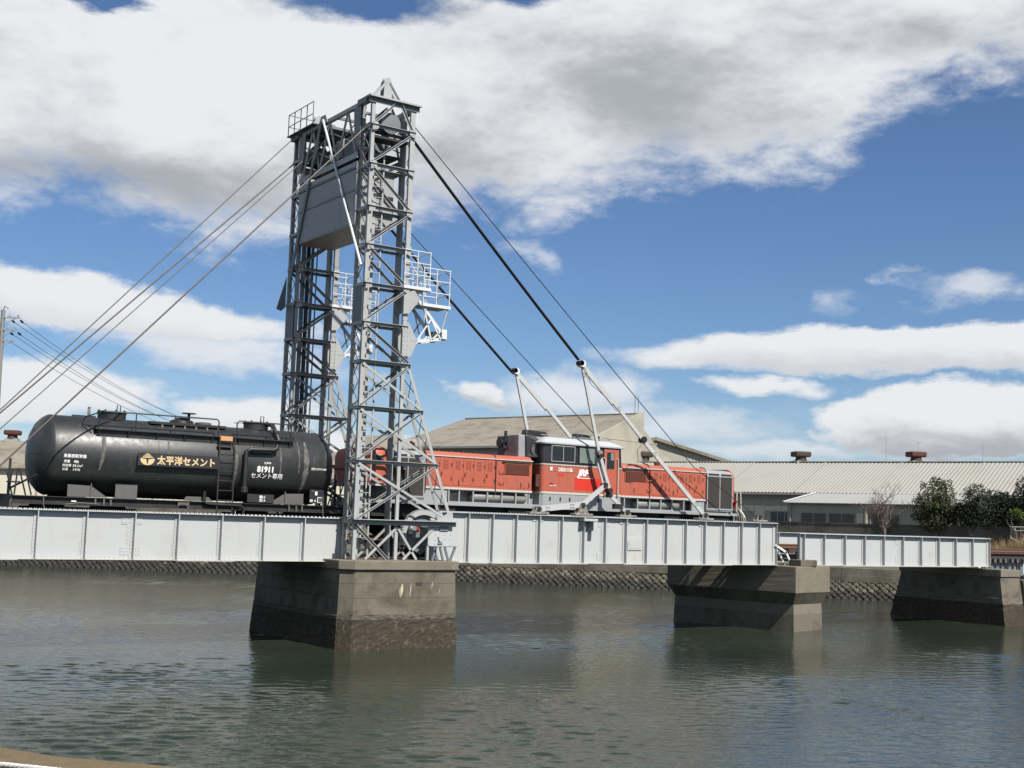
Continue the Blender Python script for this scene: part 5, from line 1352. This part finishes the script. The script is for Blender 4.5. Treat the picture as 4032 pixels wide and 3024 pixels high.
for xe, s_ in ((-14.75, -1), (-4.05, 1)):
    tbox('head_stock', (xe, LC - 1.2, 1.35), (xe + s_ * .09, LC + 1.2, 1.72), 'under_black')
    tbox('coupler_shank', (xe + s_ * .09, LC - .1, RZ + .78), (xe + s_ * .25, LC + .1, RZ + .98))
    for y in (LC - 1.15, LC - .5, LC + 1.1):
        MB().tube([(xe + s_ * -.05, y, 1.7), (xe + s_ * -.10, y, 2.44), (xe + s_ * -.30, y, 2.44), (xe + s_ * -.52, y, 1.7)], .024, 7).build('end_hand_rail', 'black_iron', TK, smooth=True)
    tbox('brake_stand', (xe + s_ * -.14, LC - .2, 1.72), (xe + s_ * -.08, LC - .12, 2.75))
    tbox('end_step', (xe + s_ * -.3, LC - .7, 2.05), (xe + s_ * -.05, LC - .1, 2.09))
    MB().tube([(xe + s_ * -.7, LC - .9, 2.3), (xe + s_ * -.1, LC - .5, 1.9)], .03, 6).build('end_strut', 'black_iron', TK)
    MB().tube([(xe + s_ * .02, LC - 1.18, 1.68), (xe + s_ * .05, LC - 1.2, 1.5), (xe + s_ * .05, LC - 1.2, 1.2), (xe + s_ * .12, LC - 1.2, 1.18)], .018, 6).build('corner_grip', 'tank_grey', TK)
MB().tube([(-13.95, LC - .75, 2.93), (-14.3, LC - .9, 2.9)], .025, 6).build('lamp_iron', 'black_iron', TK); MB().tube([(-4.45, LC - .6, 2.93), (-3.95, LC - .8, 2.92)], .025, 6).build('lamp_iron', 'black_iron', TK)

# ------------------------------------------------------------------ buildings behind
UZ = Vector((0, 0, 1))


def corr(name, a, b, c, d, m_, parent, pitch=.30, amp=.024, rib=False):
    """corrugated sheet: eave a->b, ridge d->c (a below d); waves run from eave to ridge"""
    a, b, c, d = map(Vector, (a, b, c, d)); L = (b - a).length; n = max(2, int(L / pitch)) * 4
    nrm = (b - a).cross(d - a).normalized()
    if nrm.z < 0: nrm = -nrm
    mb = MB(); vs = []
    for i in range(n + 1):
        t = i / n; o = nrm * (amp * math.cos(i * math.pi / 2))
        vs += [a.lerp(b, t) + o, d.lerp(c, t) + o]
    mb.add(vs, [(2 * i, 2 * i + 2, 2 * i + 3, 2 * i + 1) for i in range(n)])
    o = mb.build(name, m_, parent, smooth=False)
    md = o.modifiers.new('thickness', 'SOLIDIFY'); md.thickness = .02
    return o


def wallq(name, a, b, z0, z1, m_, parent, t=.15, inward=None):
    a, b = Vector(a), Vector(b); d = (b - a).normalized(); n = Vector((-d.y, d.x))
    if inward is not None and n.dot(Vector(inward)) < 0: n = -n
    return MB().prism([(a.x, a.y, z0), (b.x, b.y, z0), (b.x + n.x * t, b.y + n.y * t, z0), (a.x + n.x * t, a.y + n.y * t, z0)], (0, 0, z1 - z0)).build(name, m_, parent)


def ventilator(x, y, z, label, m_='rust', s_=1.0, rot=0.0):
    V = thing('roof_ventilator', label, 'ventilator', (x, y, z))
    def bx(nm, w, d, z0, z1, mm, bev=.05):
        mb = MB(); c, n = math.cos(rot), math.sin(rot)
        mb.prism([(x + (c * p - n * q) * s_, y + (n * p + c * q) * s_, z + z0 * s_) for p, q in ((-w, -d), (w, -d), (w, d), (-w, d))], (0, 0, (z1 - z0) * s_)).build(nm, mm, V, bevel=bev * s_)
    bx('base', .62, .55, -.35, .06, 'sheet_roof', .02)
    mb = MB().lathe((x, y, z + .06 * s_), (0, 0, 1), [(0, .62 * s_), (.10 * s_, .48 * s_), (.35 * s_, .44 * s_)], 20).build('neck', 'rust_dark', V, smooth=True)
    bx('hood', .74, .60, .41, .88, m_, .12)


# --- long corrugated shed on the right
SD = thing('corrugated_shed', 'long low shed with cream corrugated roof behind the boundary wall', 'shed', (54, 32, .4))
U = Vector((.343, -.939, 0)); V2 = Vector((.939, .343, 0))
R0 = Vector((51.2, 61.9, 7.17)); NP = 8; PL = 6.6
E0 = R0 - V2 * 7.0; E0.z = 4.33
B0 = R0 + V2 * 7.0; B0.z = 4.33
for i in range(NP):
    a, b = E0 + U * (PL * i), E0 + U * (PL * (i + 1) - .03)
    c, d = R0 + U * (PL * (i + 1) - .03), R0 + U * (PL * i)
    corr('roof_sheet', a, b, c, d, 'sheet_roof', SD)
    corr('roof_sheet', B0 + U * (PL * i), B0 + U * (PL * (i + 1)), c, d, 'sheet_roof', SD, pitch=.4)
    MB().bar(b + Vector((0, 0, .06)), c + Vector((0, 0, .06)), .12, .05, (U.cross(c - b)).cross(c - b) if False else (0, 0, 1)).build('roof_batten', 'sheet_grey', SD)
MB().bar(R0 - U * .2 + UZ * .05, R0 + U * (PL * NP) + UZ * .05, .4, .07, (0, 0, 1)).build('ridge_cap', 'sheet_roof', SD)
MB().bar(E0 - U * .2 - UZ * .12 - V2 * .02, E0 + U * (PL * NP) - UZ * .12 - V2 * .02, .14, .12, (0, 0, 1)).build('gutter', 'frame_grey', SD)
W0 = E0 + V2 * .55
inw = (V2.x, V2.y)
wallq('wall', (W0.x, W0.y), tuple((W0 + U * (PL * NP)).xy), .3, 4.28, 'board_grey', SD, inward=inw)
e0, e1 = W0 + U * (PL * NP), W0 + V2 * 12.9 + U * (PL * NP)
MB().prism([(e0.x, e0.y, .3), (e1.x, e1.y, .3), (e1.x, e1.y, 4.3), ((e0.x + e1.x) / 2, (e0.y + e1.y) / 2, 7.05), (e0.x, e0.y, 4.3)], tuple(-U * .15)).build('gable_wall', 'board_grey', SD)
wallq('wall', tuple((W0 + V2 * 12.9).xy), tuple((W0 + V2 * 12.9 + U * (PL * NP)).xy), .3, 4.28, 'board_grey', SD)
def onwall(s_, z, out=0.0): p = W0 + U * s_ - V2 * out; return (p.x, p.y, z)
def wpanel(nm, sa, sb, za, zb, out, t, m_, parent=None):
    a, b = onwall(sa, za, out), onwall(sb, za, out); i0, i1 = onwall(sa, za, out - t), onwall(sb, za, out - t)
    return MB().prism([a, b, i1, i0], (0, 0, zb - za)).build(nm, m_, parent or SD)
# cladding boards and cream sheets
for s_ in np.arange(16, 36, 1.82):
    for z in (3.28, 3.75): wpanel('cladding_board', s_, s_ + 1.78, z, z + .44, .03, .025, 'board_grey')
s_ = 17.0
while s_ < 31:
    w = random.choice((.6, .9, .9)); wpanel('cladding_sheet', s_, s_ + w - .03, random.choice((2.75, 2.78, 1.2)) if not 23.2 < s_ < 28 else 2.82, 3.22 + random.uniform(-.03, .06), .045, .02, 'panel_cream'); s_ += w
for (sa, sb, kk, g) in ((24.1, 26.0, 3, 'glass_blue'), (27.3, 29.9, 4, 'glass_dark'), (18.5, 21, 3, 'glass_dark')):
    W_ = wpanel('window', sa, sb, 1.3, 2.78, .06, .05, 'frame_grey')
    for k in range(kk):
        p, q = sa + (sb - sa) * k / kk, sa + (sb - sa) * (k + 1) / kk; wpanel('pane', p + .04, q - .04, 1.36, 2.73, .07, .008, g, W_)
wpanel('cladding_sheet', 26.1, 27.2, 1.2, 3.2, .05, .02, 'panel_cream')
ventilator(59.85, 39.7, 7.25, 'rust brown roof ventilator on the cream corrugated shed, beside the far grey gable', 'rust_dark', 1.0, -.35)
ventilator(63.5, 30.4, 7.25, 'orange rust roof ventilator on the cream corrugated shed above the bare tree', 'rust', .95, -.35)
ventilator(54.6, 54.6, 7.25, 'dark rusty roof ventilator on the shed end showing just above the locomotive hood', 'rust_dark', 1.1, -.35)
# --- lean-to in front of it
LT = thing('lean_to', 'low grey outbuilding with a row of dark windows in front of the shed', 'shed', (50, 26, .4))
l0 = Vector((48.0, 30.6)); lu = Vector((.343, -.939)); lv2 = Vector((.939, .343)); LL = 13.5
corr('roof_sheet', (l0.x, l0.y, 3.36), tuple((l0 + lu * LL)) + (3.40,), tuple((l0 + lu * LL + lv2 * 3.6)) + (4.22,), tuple(l0 + lv2 * 3.6 + lu * 1.1) + (4.18,), 'sheet_grey', LT, .20, .022)
MB().bar((l0.x, l0.y, 3.43), tuple(l0 + lv2 * 3.6 + lu * 1.1) + (4.26,), .22, .05, (0, 0, 1)).build('hip_cap', 'paint_white', LT)
la = l0 + lv2 * .4 + lu * .35
wallq('wall', tuple(la), tuple(la + lu * (LL - .6)), .3, 3.34, 'board_grey', LT, inward=lv2)
wallq('wall', tuple(la), tuple(la + lv2 * 3.4), .3, 3.34, 'board_grey', LT)
def lpanel(nm, sa, sb, za, zb, out, t, m_, parent=None):
    a, b = la + lu * sa - lv2 * out, la + lu * sb - lv2 * out; c, d = b + lv2 * t, a + lv2 * t
    return MB().prism([(q.x, q.y, za) for q in (a, b, c, d)], (0, 0, zb - za)).build(nm, m_, parent or LT)
for sa in (.9, 3.1, 6.4):
    W_ = lpanel('window', sa, sa + 2.05, 1.2, 2.68, .04, .035, 'frame_grey')
    for k in range(2): lpanel('pane', sa + .06 + k * .99, sa + .98 + k * .99, 1.26, 2.62, .05, .008, 'glass_dark', W_)
lpanel('wall_sheet', 5.25, 5.75, 1.0, 2.7, .04, .03, 'panel_cream')
MB().tube([tuple(la + lu * 6.0 - lv2 * .15) + (.4,), tuple(la + lu * 6.0 - lv2 * .15) + (3.0,)], [.16, .13], 8).build('pale_post', 'plaster', LT)
for s_ in (.1, 6.3): MB().tube([tuple(la + lu * s_ - lv2 * .1) + (.4,), tuple(la + lu * s_ - lv2 * .1) + (3.3,)], .05, 6).build('down_pipe', 'frame_grey', LT)

# --- big warehouse behind the locomotive
WH = thing('warehouse', 'big warehouse with weathered brown roof and pale plaster gable behind the locomotive', 'warehouse', (46, 62, .4))
ru = Vector((.316, -.949, 0)); rv = Vector((.949, .316, 0))
ra, rb = Vector((47.44, 74.89, 11.8)), Vector((54.15, 54.72, 11.8)); ea = ra - rv * 10.6 - ru * 2.0; eb = rb - rv * 10.6; ea.z = eb.z = 8.15
mb = MB(); nr, nc = 10, 26
vs = []
for i in range(nr + 1):
    for j in range(nc + 1):
        p = ea.lerp(eb, j / nc).lerp(ra.lerp(rb, j / nc), i / nr); vs.append(p + Vector((0, 0, random.uniform(-.03, .03))))
mb.add(vs, [(i * (nc + 1) + j, i * (nc + 1) + j + 1, (i + 1) * (nc + 1) + j + 1, (i + 1) * (nc + 1) + j) for i in range(nr) for j in range(nc)])
o = mb.build('roof_slope', 'slate_roof', WH); md = o.modifiers.new('thickness', 'SOLIDIFY'); md.thickness = .12
ec_, ed_ = ra + rv * 10.6, rb + rv * 10.6; ec_.z = ed_.z = 5.7
ra2, rb2 = ra + rv * .1, rb + rv * .1; ra2.z = rb2.z = 10.1
MB().prism([tuple(rb2), tuple(ra2), tuple(ec_), tuple(ed_)], (0, 0, -.12)).build('roof_slope', 'slate_roof', WH)
MB().bar(ra, rb, .5, .12, (0, 0, 1)).build('ridge_cap', 'slate_roof', WH)
MB().bar(ea - UZ * .1, eb - UZ * .1, .25, .18, (0, 0, 1)).build('eave_board', 'plaster_grey', WH)
wa, wb = ea + rv * .5, eb + rv * .5 - ru * .1
wallq('side_wall', (wa.x, wa.y), (wb.x, wb.y), .3, 8.05, 'plaster_grey', WH, .25, inward=(rv.x, rv.y))
for s_ in (3.5, 9.5, 15.5):
    p = wa + ru * s_; q = p + ru * 1.2
    MB().prism([(p.x - rv.x * .03, p.y - rv.y * .03, 6.9), (q.x - rv.x * .03, q.y - rv.y * .03, 6.9), (q.x + rv.x * .1, q.y + rv.y * .1, 6.9), (p.x + rv.x * .1, p.y + rv.y * .1, 6.9)], (0, 0, .6)).build('vent', 'frame_grey', WH)
g0 = eb + ru * .12; g1 = g0 + rv * 21.2; gm = g0 + rv * 10.6
MB().prism([(g0.x, g0.y, .3), (g1.x, g1.y, .3), (g1.x, g1.y, 6.0), (gm.x + rv.x * 3.6, gm.y + rv.y * 3.6, 8.2), (gm.x + rv.x * .05, gm.y + rv.y * .05, 10.3), (gm.x + rv.x * .05, gm.y + rv.y * .05, 11.95), (gm.x - rv.x * .2, gm.y - rv.y * .2, 11.95), (g0.x, g0.y, 8.18)], tuple(ru * .3)).build('gable_wall', 'plaster', WH)
for z in (6.9, 9.0):
    d_ = (11.9 - z) * 2.6
    a_, b_ = gm - rv * min(10.2, d_ * .95) + ru * .301, gm + rv * (2.5 if z > 8 else 9) + ru * .301
    MB().prism([(a_.x, a_.y, z), (b_.x, b_.y, z), (b_.x + ru.x * .03, b_.y + ru.y * .03, z), (a_.x + ru.x * .03, a_.y + ru.y * .03, z)], (0, 0, .12)).build('string_course', 'plaster', WH)
for k in range(4):
    p = rb - ru * .6
    MB().tube([(p.x + rv.x * (k % 2) * .6, p.y + rv.y * (k % 2) * .6, 11.85), (p.x + rv.x * (k % 2) * .6, p.y + rv.y * (k % 2) * .6, 13.6)], .03, 5).build('aerial_mast', 'frame_grey', WH)
# --- dark gable further back
FG = thing('far_warehouse', 'grey weathered gable of a farther warehouse to the right of the pale gable', 'warehouse', (70, 67, .4))
f0, f1 = Vector((63.5, 71.4, .3)), Vector((80.5, 62.0, .3)); fd = (f1 - f0).normalized(); fn = Vector((-fd.y, fd.x, 0)); fn = fn if fn.dot(FH2) > 0 else -fn
MB().prism([(f0.x, f0.y, .3), (f1.x, f1.y, .3), (f1.x, f1.y, 7.0), ((f0.x * .72 + f1.x * .28), (f0.y * .72 + f1.y * .28), 10.7), (f0.x, f0.y, 9.0)], tuple(fn * .3)).build('gable_wall', 'board_grey', FG)
fa = f0.lerp(f1, .28); fa.z = 10.95; fb = f1 + fd * 1.5; fb.z = 6.75
MB().prism([tuple(fa - fn * .5), tuple(fb - fn * .5), tuple(fb + fn * 22), tuple(fa + fn * 22)], (0, 0, -.35)).build('roof_slope', 'slate_roof', FG)
fc_ = f0 - fd * 3; fc_.z = 8.4
MB().prism([tuple(fc_ - fn * .5), tuple(fa - fn * .5), tuple(fa + fn * 22), tuple(fc_ + fn * 22)], (0, 0, -.35)).build('roof_slope', 'slate_roof', FG)
for i in range(9):
    p = f0.lerp(f1, .1 + i * .09); MB().bar((p.x - fn.x * .03, p.y - fn.y * .03, 1), (p.x - fn.x * .03, p.y - fn.y * .03, 6.9), .12, .05, tuple(-fn)).build('wall_batten', 'plaster_grey', FG)

# --- warehouse behind the tank wagon
LW = thing('warehouse', 'low warehouse with pale brown roof and cream wall behind the tank wagon', 'warehouse', (14, 75, .4))
lu_ = Vector((.848, -.53, 0)); lw_ = Vector((.53, .848, 0))
q0 = Vector((2.26 - .848 * 8, 76.8 + .53 * 8, 4.45)); q1 = q0 + lu_ * 37; k0, k1 = q0 + lw_ * 9 , q1 + lw_ * 9; k0.z = k1.z = 7.2
mb = MB(); vs = []; nr, nc = 6, 30
for i in range(nr + 1):
    for j in range(nc + 1):
        p = (q0 - lu_ * .8).lerp(q1 + lu_ * .4, j / nc).lerp((k0 - lu_ * .8).lerp(k1 + lu_ * .4, j / nc), i / nr); vs.append(p + Vector((0, 0, random.uniform(-.03, .03))))
mb.add(vs, [(i * (nc + 1) + j, i * (nc + 1) + j + 1, (i + 1) * (nc + 1) + j + 1, (i + 1) * (nc + 1) + j) for i in range(nr) for j in range(nc)])
o = mb.build('roof_slope', 'slate_roof', LW); md = o.modifiers.new('thickness', 'SOLIDIFY'); md.thickness = .12
z0, z1 = q0 + lw_ * 18, q1 + lw_ * 18
MB().prism([tuple(k1 + lu_ * .4), tuple(k0 - lu_ * .8), tuple(z0 - lu_ * .8), tuple(z1 + lu_ * .4)], (0, 0, -.12)).build('roof_slope', 'slate_roof', LW)
p0, p1_ = q0 + lw_ * .4, q1 + lw_ * .4
wallq('front_wall', (p0.x, p0.y), (p1_.x, p1_.y), .3, 4.4, 'panel_cream', LW, .2, inward=(lw_.x, lw_.y))
for (b0, s_) in ((q0 + lw_ * .4, -1), (q1 + lw_ * .4, 1)):
    b1 = b0 + lw_ * 17.2; bm_ = b0 + lw_ * 8.6
    MB().prism([(b0.x, b0.y, .3), (b1.x, b1.y, .3), (b1.x, b1.y, 4.4), (bm_.x, bm_.y, 7.15), (b0.x, b0.y, 4.4)], tuple(lu_ * (-.2 * s_))).build('gable_wall', 'plaster' if s_ > 0 else 'plaster_grey', LW)
for i in range(10):
    p = p0 + lu_ * (.6 + i * 3.3) - lw_ * .03; MB().bar((p.x, p.y, .4), (p.x, p.y, 4.3), .16, .06, tuple(-lw_)).build('pilaster', 'plaster_grey', LW)
ventilator(k0.x + lu_.x * 5.15, k0.y + lu_.y * 5.15, 7.35, 'bright rust red roof ventilator above the left warehouse by the back stay ropes', 'rust', .95, -.5)
# white building seen through the tower
WB = thing('white_building', 'plain white building with shallow grey roof seen through the tower lattice', 'building', (38, 75, .4))
MB().prism([(33.2, 72.4, .3), (40.0, 68.2, .3), (42.0, 71.5, .3), (35.2, 75.7, .3)], (0, 0, 7.6)).build('wall', 'loco_roof', WB)
MB().prism([(32.8, 72.4, 7.902), (40.1, 67.9, 7.902), (41.4, 69.8, 8.9), (34.1, 74.3, 8.9)], (0, 0, .1)).build('roof', 'sheet_grey', WB)
MB().prism([(30.8, 69.9, .3), (35, 67.2, .3), (36.5, 69.5, .3), (32.3, 72.2, .3)], (0, 0, 8.6)).build('tower_block', 'plaster', WB)
# small things over the roof line
LM = thing('lattice_mast', 'small faint square frame mast above the shed ridge near the far gable', 'mast', (64.6, 63.5, .4))
for dx in (0, .42): MB().tube([(64.6 + dx, 63.5 - dx * .7, .4), (64.6 + dx, 63.5 - dx * .7, 8.55)], .028, 5).build('leg', 'frame_grey', LM)
MB().tube([(64.55, 63.53, 8.55), (65.07, 63.17, 8.55)], .03, 5).build('top_bar', 'frame_grey', LM)
for (p, lab) in (((3498, 8.0, 9.6), 'thin whip aerial standing left of the orange rust ventilator'), ((3625, 8, 9.2), 'faint whip aerial standing right of the orange rust ventilator'), ((3880, 8, 9.2), 'whip aerial above the shed ridge over the dark shrubs')):
    dep = 125.0; lat = (p[0] - 2016) / 4951.4 * dep; P = CAM + RH2 * lat + FH2 * dep
    tag(MB().tube([(P.x, P.y, .4), (P.x, P.y, p[2] + 1.2)], .024, 5).build('aerial', 'frame_grey'), lab, 'aerial')
YA = thing('yagi_aerial', 'television aerial on a mast above the middle of the tank wagon', 'aerial', (18.5, 64.5, .4))
MB().tube([(18.5, 64.5, .4), (18.5, 64.5, 8.9)], .04, 5).build('mast', 'frame_grey', YA)
MB().tube([(17.7, 65.0, 8.85), (19.3, 64.0, 8.85)], .03, 5).build('boom', 'frame_grey', YA)
for k in range(6): MB().tube([(17.8 + k * .28 - .25, 64.95 - k * .175 - .35, 8.9), (17.8 + k * .28 + .25, 64.95 - k * .175 + .35, 8.9)], .02, 4).build('element', 'frame_grey', YA)

# ------------------------------------------------------------------ utility pole and wires
UP = thing('utility_pole', 'concrete utility pole with insulators and crossarms at the left', 'utility pole', (-6.25, 42.6, .3))
MB().tube([(-6.2, 42.6, -1.5), (-6.35, 42.66, 13.0)], [.19, .12], 12).build('shaft', 'pole', UP, smooth=True)
MB().tube([(-6.35, 42.66, 12.9), (-6.3, 42.66, 13.25), (-6.1, 42.5, 13.1)], .03, 6).build('ground_bracket', 'black_iron', UP)
WIRES = []
ax = Vector((.82, -.57, 0))
for z, L in ((12.55, .95), (11.80, .85), (11.15, .75)):
    c = Vector((-6.3, 42.55, z)); MB().bar(c - ax * L, c + ax * L, .09, .09, (0, 0, 1)).build('crossarm', 'frame_grey', UP)
    MB().bar(c + ax * L * .8, c - Vector((0, 0, .45)), .04, .03).build('arm_brace', 'frame_grey', UP); MB().bar(c - ax * L * .8, c - Vector((0, 0, .45)), .04, .03).build('arm_brace', 'frame_grey', UP)
    if z > 11.5:
        for f_ in (-.9, -.35, .35, .9):
            q = c + ax * L * f_
            MB().lathe(q + Vector((0, 0, .04)), (0, 0, 1), [(0, .03), (.05, .07), (.09, .04), (.13, .065), (.17, .03)], 10).build('insulator', 'ceramic', UP)
            if f_ > 0:
                t_ = q + Vector((.16, .1, -.12)); MB().lathe(t_, (.6, .5, -.35), [(0, .04), (.05, .075), (.1, .05), (.18, .075), (.3, .04)], 10).build('strain_insulator', 'cable', UP); WIRES.append(t_ + Vector((.18, .15, -.1)))
for i, a in enumerate(WIRES + [Vector((-5.9, 42.35, 11.1))]):
    b = Vector((29 + i * .5, 84 - i * .6, 9.0 - i * .25))
    rope('power_line', 'thin power line sagging from the utility pole behind the tank wagon', a, b, .014, 'cable', 1.6 + .1 * i, 'power lines from the utility pole', 18)
UP2 = thing('utility_pole', 'distant utility pole hidden behind the tower foot at the wire ends', 'utility pole', (29.6, 83, .3))
MB().tube([(29.8, 83.2, .3), (29.8, 83.2, 9.4)], [.17, .12], 10).build('shaft', 'pole', UP2); MB().bar((28.8, 84.2, 8.9), (31.2, 81.6, 8.9), .1, .1, (0, 0, 1)).build('crossarm', 'frame_grey', UP2); MB().bar((28.8, 84.2, 8.2), (31.4, 81.4, 8.2), .1, .1, (0, 0, 1)).build('crossarm', 'frame_grey', UP2)

# ------------------------------------------------------------------ vegetation
def leaf_cloud(name, m_, parent, blobs, n, size, seed=1):
    """many small bent leaf faces spread through several overlapping lumps"""
    rng = np.random.default_rng(seed)
    extra = []
    for b in blobs:                                      # ragged outline: small tufts pushed out through the surface
        for k in range(7):
            d = rng.normal(size=3); d[2] = abs(d[2]) * .9 - .15; d /= np.linalg.norm(d); s_ = rng.uniform(.16, .34)
            extra.append((b[0] + d[0] * b[3] * 1.05, b[1] + d[1] * b[4] * 1.05, b[2] + d[2] * b[5] * 1.05, b[3] * s_, b[4] * s_, b[5] * s_ * 1.2))
    blobs = list(blobs) + extra
    w = np.array([b[3] * b[4] * b[5] for b in blobs]) ** .8; w = w / w.sum()
    idx = rng.choice(len(blobs), n, p=w); B = np.array([b[:6] for b in blobs])[idx]
    d = rng.normal(size=(n, 3)); d /= np.linalg.norm(d, axis=1)[:, None]
    rad = rng.random(n) ** .30 * (1 + rng.normal(0, .10, n))
    c = B[:, :3] + d * rad[:, None] * B[:, 3:6]
    a = rng.normal(size=(n, 3)); a /= np.linalg.norm(a, axis=1)[:, None]
    b = np.cross(a, d + rng.normal(0, .5, (n, 3))); b /= np.linalg.norm(b, axis=1)[:, None] + 1e-9
    s_ = size * rng.uniform(.55, 1.3, n)[:, None]; e = np.cross(a, b) * s_ * .25
    v = np.stack([c - a * s_, c + b * s_ * .45 + e, c + a * s_, c - b * s_ * .45 + e], 1).reshape(-1, 3)
    off = np.array(LOC.get(parent.name, (0, 0, 0)))
    me = bpy.data.meshes.new(name); me.from_pydata((v - off).tolist(), [], [(4 * i, 4 * i + 1, 4 * i + 2, 4 * i + 3) for i in range(n)])
    me.materials.append(M[m_]); o = bpy.data.objects.new(name, me); COL.objects.link(o); o.parent = parent; o['kind'] = 'stuff'
    return o


def limbs(parent, base, h, spread, depth, r_, rnd, m_='bark', name='branch', lean=(0, 0, 0), top=0):
    """recursive branching as one connected trunk with its limbs"""
    mb = MB()
    def grow(p, d, L, r0_, lev):
        pts = [p]; q = p.copy(); dd = d.copy(); k = 4
        for i in range(k):
            dd = (dd + Vector((rnd.uniform(-.22, .22), rnd.uniform(-.22, .22), rnd.uniform(-.05, .15)))).normalized(); q = q + dd * (L / k); pts.append(q.copy())
        mb.tube(pts, [r0_ * (1 - .45 * i / k) for i in range(k + 1)], 5 if lev < 2 else 3, cap=False)
        if lev < depth:
            for j in range(rnd.choice((2, 3, 3)) if lev else 4):
                t = rnd.uniform(.45, 1.0); b = pts[min(k, int(t * k))]
                nd = (dd * .55 + Vector((rnd.uniform(-1, 1) * spread, rnd.uniform(-1, 1) * spread, rnd.uniform(.05, .75)))).normalized()
                grow(b, nd, L * rnd.uniform(.55, .78), r0_ * .55, lev + 1)
    grow(Vector(base), (Vector((0, 0, 1)) + Vector(lean)).normalized(), h, r_, 0)
    return mb.build(name, m_, parent, fix=False, kind='stuff' if name != 'trunk' else None)


rnd = random.Random(5)
BT = thing('bare_tree', 'leafless tree with a haze of fine twigs before the lean-to windows', 'tree', (44.67, 18.58, .4))
limbs(BT, (44.67, 18.58, .3), 2.5, 1.05, 6, .11, rnd, 'twig', 'trunk')
limbs(BT, (44.7, 18.5, .6), 1.9, 1.3, 5, .07, rnd, 'twig', 'branch')
limbs(BT, (44.75, 18.4, .8), 1.8, 1.2, 5, .06, rnd, 'twig', 'branch')
EV = [
    ('olive leaved evergreen tree with a bright green lower patch, next to the bare tree', (45.97, 15.26), [('leaf_olive', [(45.9, 15.3, 3.9, 1.0, 1.0, .95), (45.6, 15.6, 3.2, 1.1, 1.1, .9), (46.3, 14.9, 3.4, .8, .8, .8), (45.9, 15.3, 2.3, 1.2, 1.2, .8), (45.9, 15.2, 4.75, .35, .35, .35)], 5200), ('leaf_bright', [(45.6, 15.1, 3.1, .7, .7, .35)], 700), ('leaf_dark', [(46.0, 15.5, 2.6, 1.1, 1.1, 1.0)], 1800)]),
    ('broad dark green evergreen shrub in the middle of the hedge above the wall', (46.9, 12.5), [('leaf_dark', [(46.8, 12.6, 3.4, 1.15, 1.15, 1.0), (47.2, 11.8, 3.1, 1.0, 1.0, .9), (46.6, 13.4, 2.7, .9, .9, .8), (46.9, 12.4, 2.3, 1.6, 1.9, .8), (46.5, 14.0, 2.5, .8, .9, .8), (47.2, 10.8, 2.6, .9, 1.1, 1.0), (47.3, 11.2, 3.4, .8, .9, .7)], 11500), ('leaf_olive', [(46.6, 13.3, 2.9, .6, .6, .5), (47.3, 11.5, 3.3, .6, .6, .4)], 800)]),
    ('tall dark evergreen at the right end of the hedge', (47.3, 9.4), [('leaf_dark', [(47.2, 9.5, 4.3, .75, .75, .95), (47.4, 9.9, 3.0, 1.0, 1.0, .9), (47.3, 9.0, 3.4, .9, .9, 1.3)], 4200)]),
    ('small bright leaved bush at the wall end by the pipe bracket', (46.2, 9.7), [('leaf_bright', [(46.2, 9.6, 2.65, .45, .45, .40)], 700), ('leaf_dark', [(46.3, 9.8, 2.4, .6, .6, .45)], 500)]),
]
for i, (lab, (x, y), crowns) in enumerate(EV):
    E_ = thing('evergreen_shrub', lab, 'shrub', (x, y, .4))
    limbs(E_, (x, y, .3), 1.5, .8, 3, .09, rnd, 'bark', 'trunk')
    for j, (m_, bl, n) in enumerate(crowns): leaf_cloud('crown', m_, E_, bl, n, .085, 20 + i * 5 + j)
DT = thing('bare_shrub', 'grey bare branched shrub standing out of the dark evergreen', 'shrub', (46.4, 11.9, .4))
limbs(DT, (46.3, 11.9, 1.2), 1.7, .9, 5, .05, rnd, 'pole', 'trunk')
DT = thing('bare_shrub', 'thin bare stems between the olive tree and dark evergreen', 'shrub', (46.1, 13.9, .4))
limbs(DT, (46.1, 13.9, .8), 1.7, .5, 4, .04, rnd, 'twig', 'trunk')
# pipe bracket at the right end of the wall
PB = thing('pipe_bracket', 'grey bent pipe bracket on the wall end below the bright bush', 'bracket', (45.6, 9.2, 1.0))
MB().tube([(45.45, 9.62, 1.93), (45.9, 8.2, 1.95)], .05, 6).build('top_bar', 'frame_grey', PB); MB().tube([(45.7, 8.5, 1.72), (45.48, 9.55, 1.72), (45.46, 9.58, 1.28), (45.62, 8.9, .95), (45.9, 8.2, .7)], .045, 6).build('bent_bar', 'frame_grey', PB)
MB().box((45.46, 9.30, 1.73), (45.56, 9.45, 1.90)).build('clamp', 'frame_grey', PB); MB().box((45.62, 8.7, 1.73), (45.72, 8.85, 1.90)).build('clamp', 'frame_grey', PB)
# dry reeds below the wall
rng = np.random.default_rng(3); n = 5200
cx = rng.uniform(0, 1, n); base = np.stack([46.4 - rng.uniform(.1, 3.2, n) - 1.2 * cx, 12.6 - 6.5 * cx, np.zeros(n)], 1)
base[:, 2] = -.35 + rng.uniform(0, .5, n) + .6 * cx; hh = rng.uniform(.35, 1.0, n) * (.6 + .6 * cx); th = rng.uniform(0, 6.28, n); wd = .012
tip = base + np.stack([rng.normal(0, .22, n), rng.normal(0, .22, n), hh], 1); o1 = np.stack([np.cos(th) * wd, np.sin(th) * wd, np.zeros(n)], 1)
vv = np.stack([base - o1, base + o1, tip], 1).reshape(-1, 3)
me = bpy.data.meshes.new('dry_reeds'); me.from_pydata(vv.tolist(), [], [(3 * i, 3 * i + 1, 3 * i + 2) for i in range(n)]); me.materials.append(M['dry_grass'])
o = bpy.data.objects.new('dry_reeds', me); COL.objects.link(o); tag(o, 'dry tan reeds and grass on the bank below the wall', 'grass', kind='stuff')
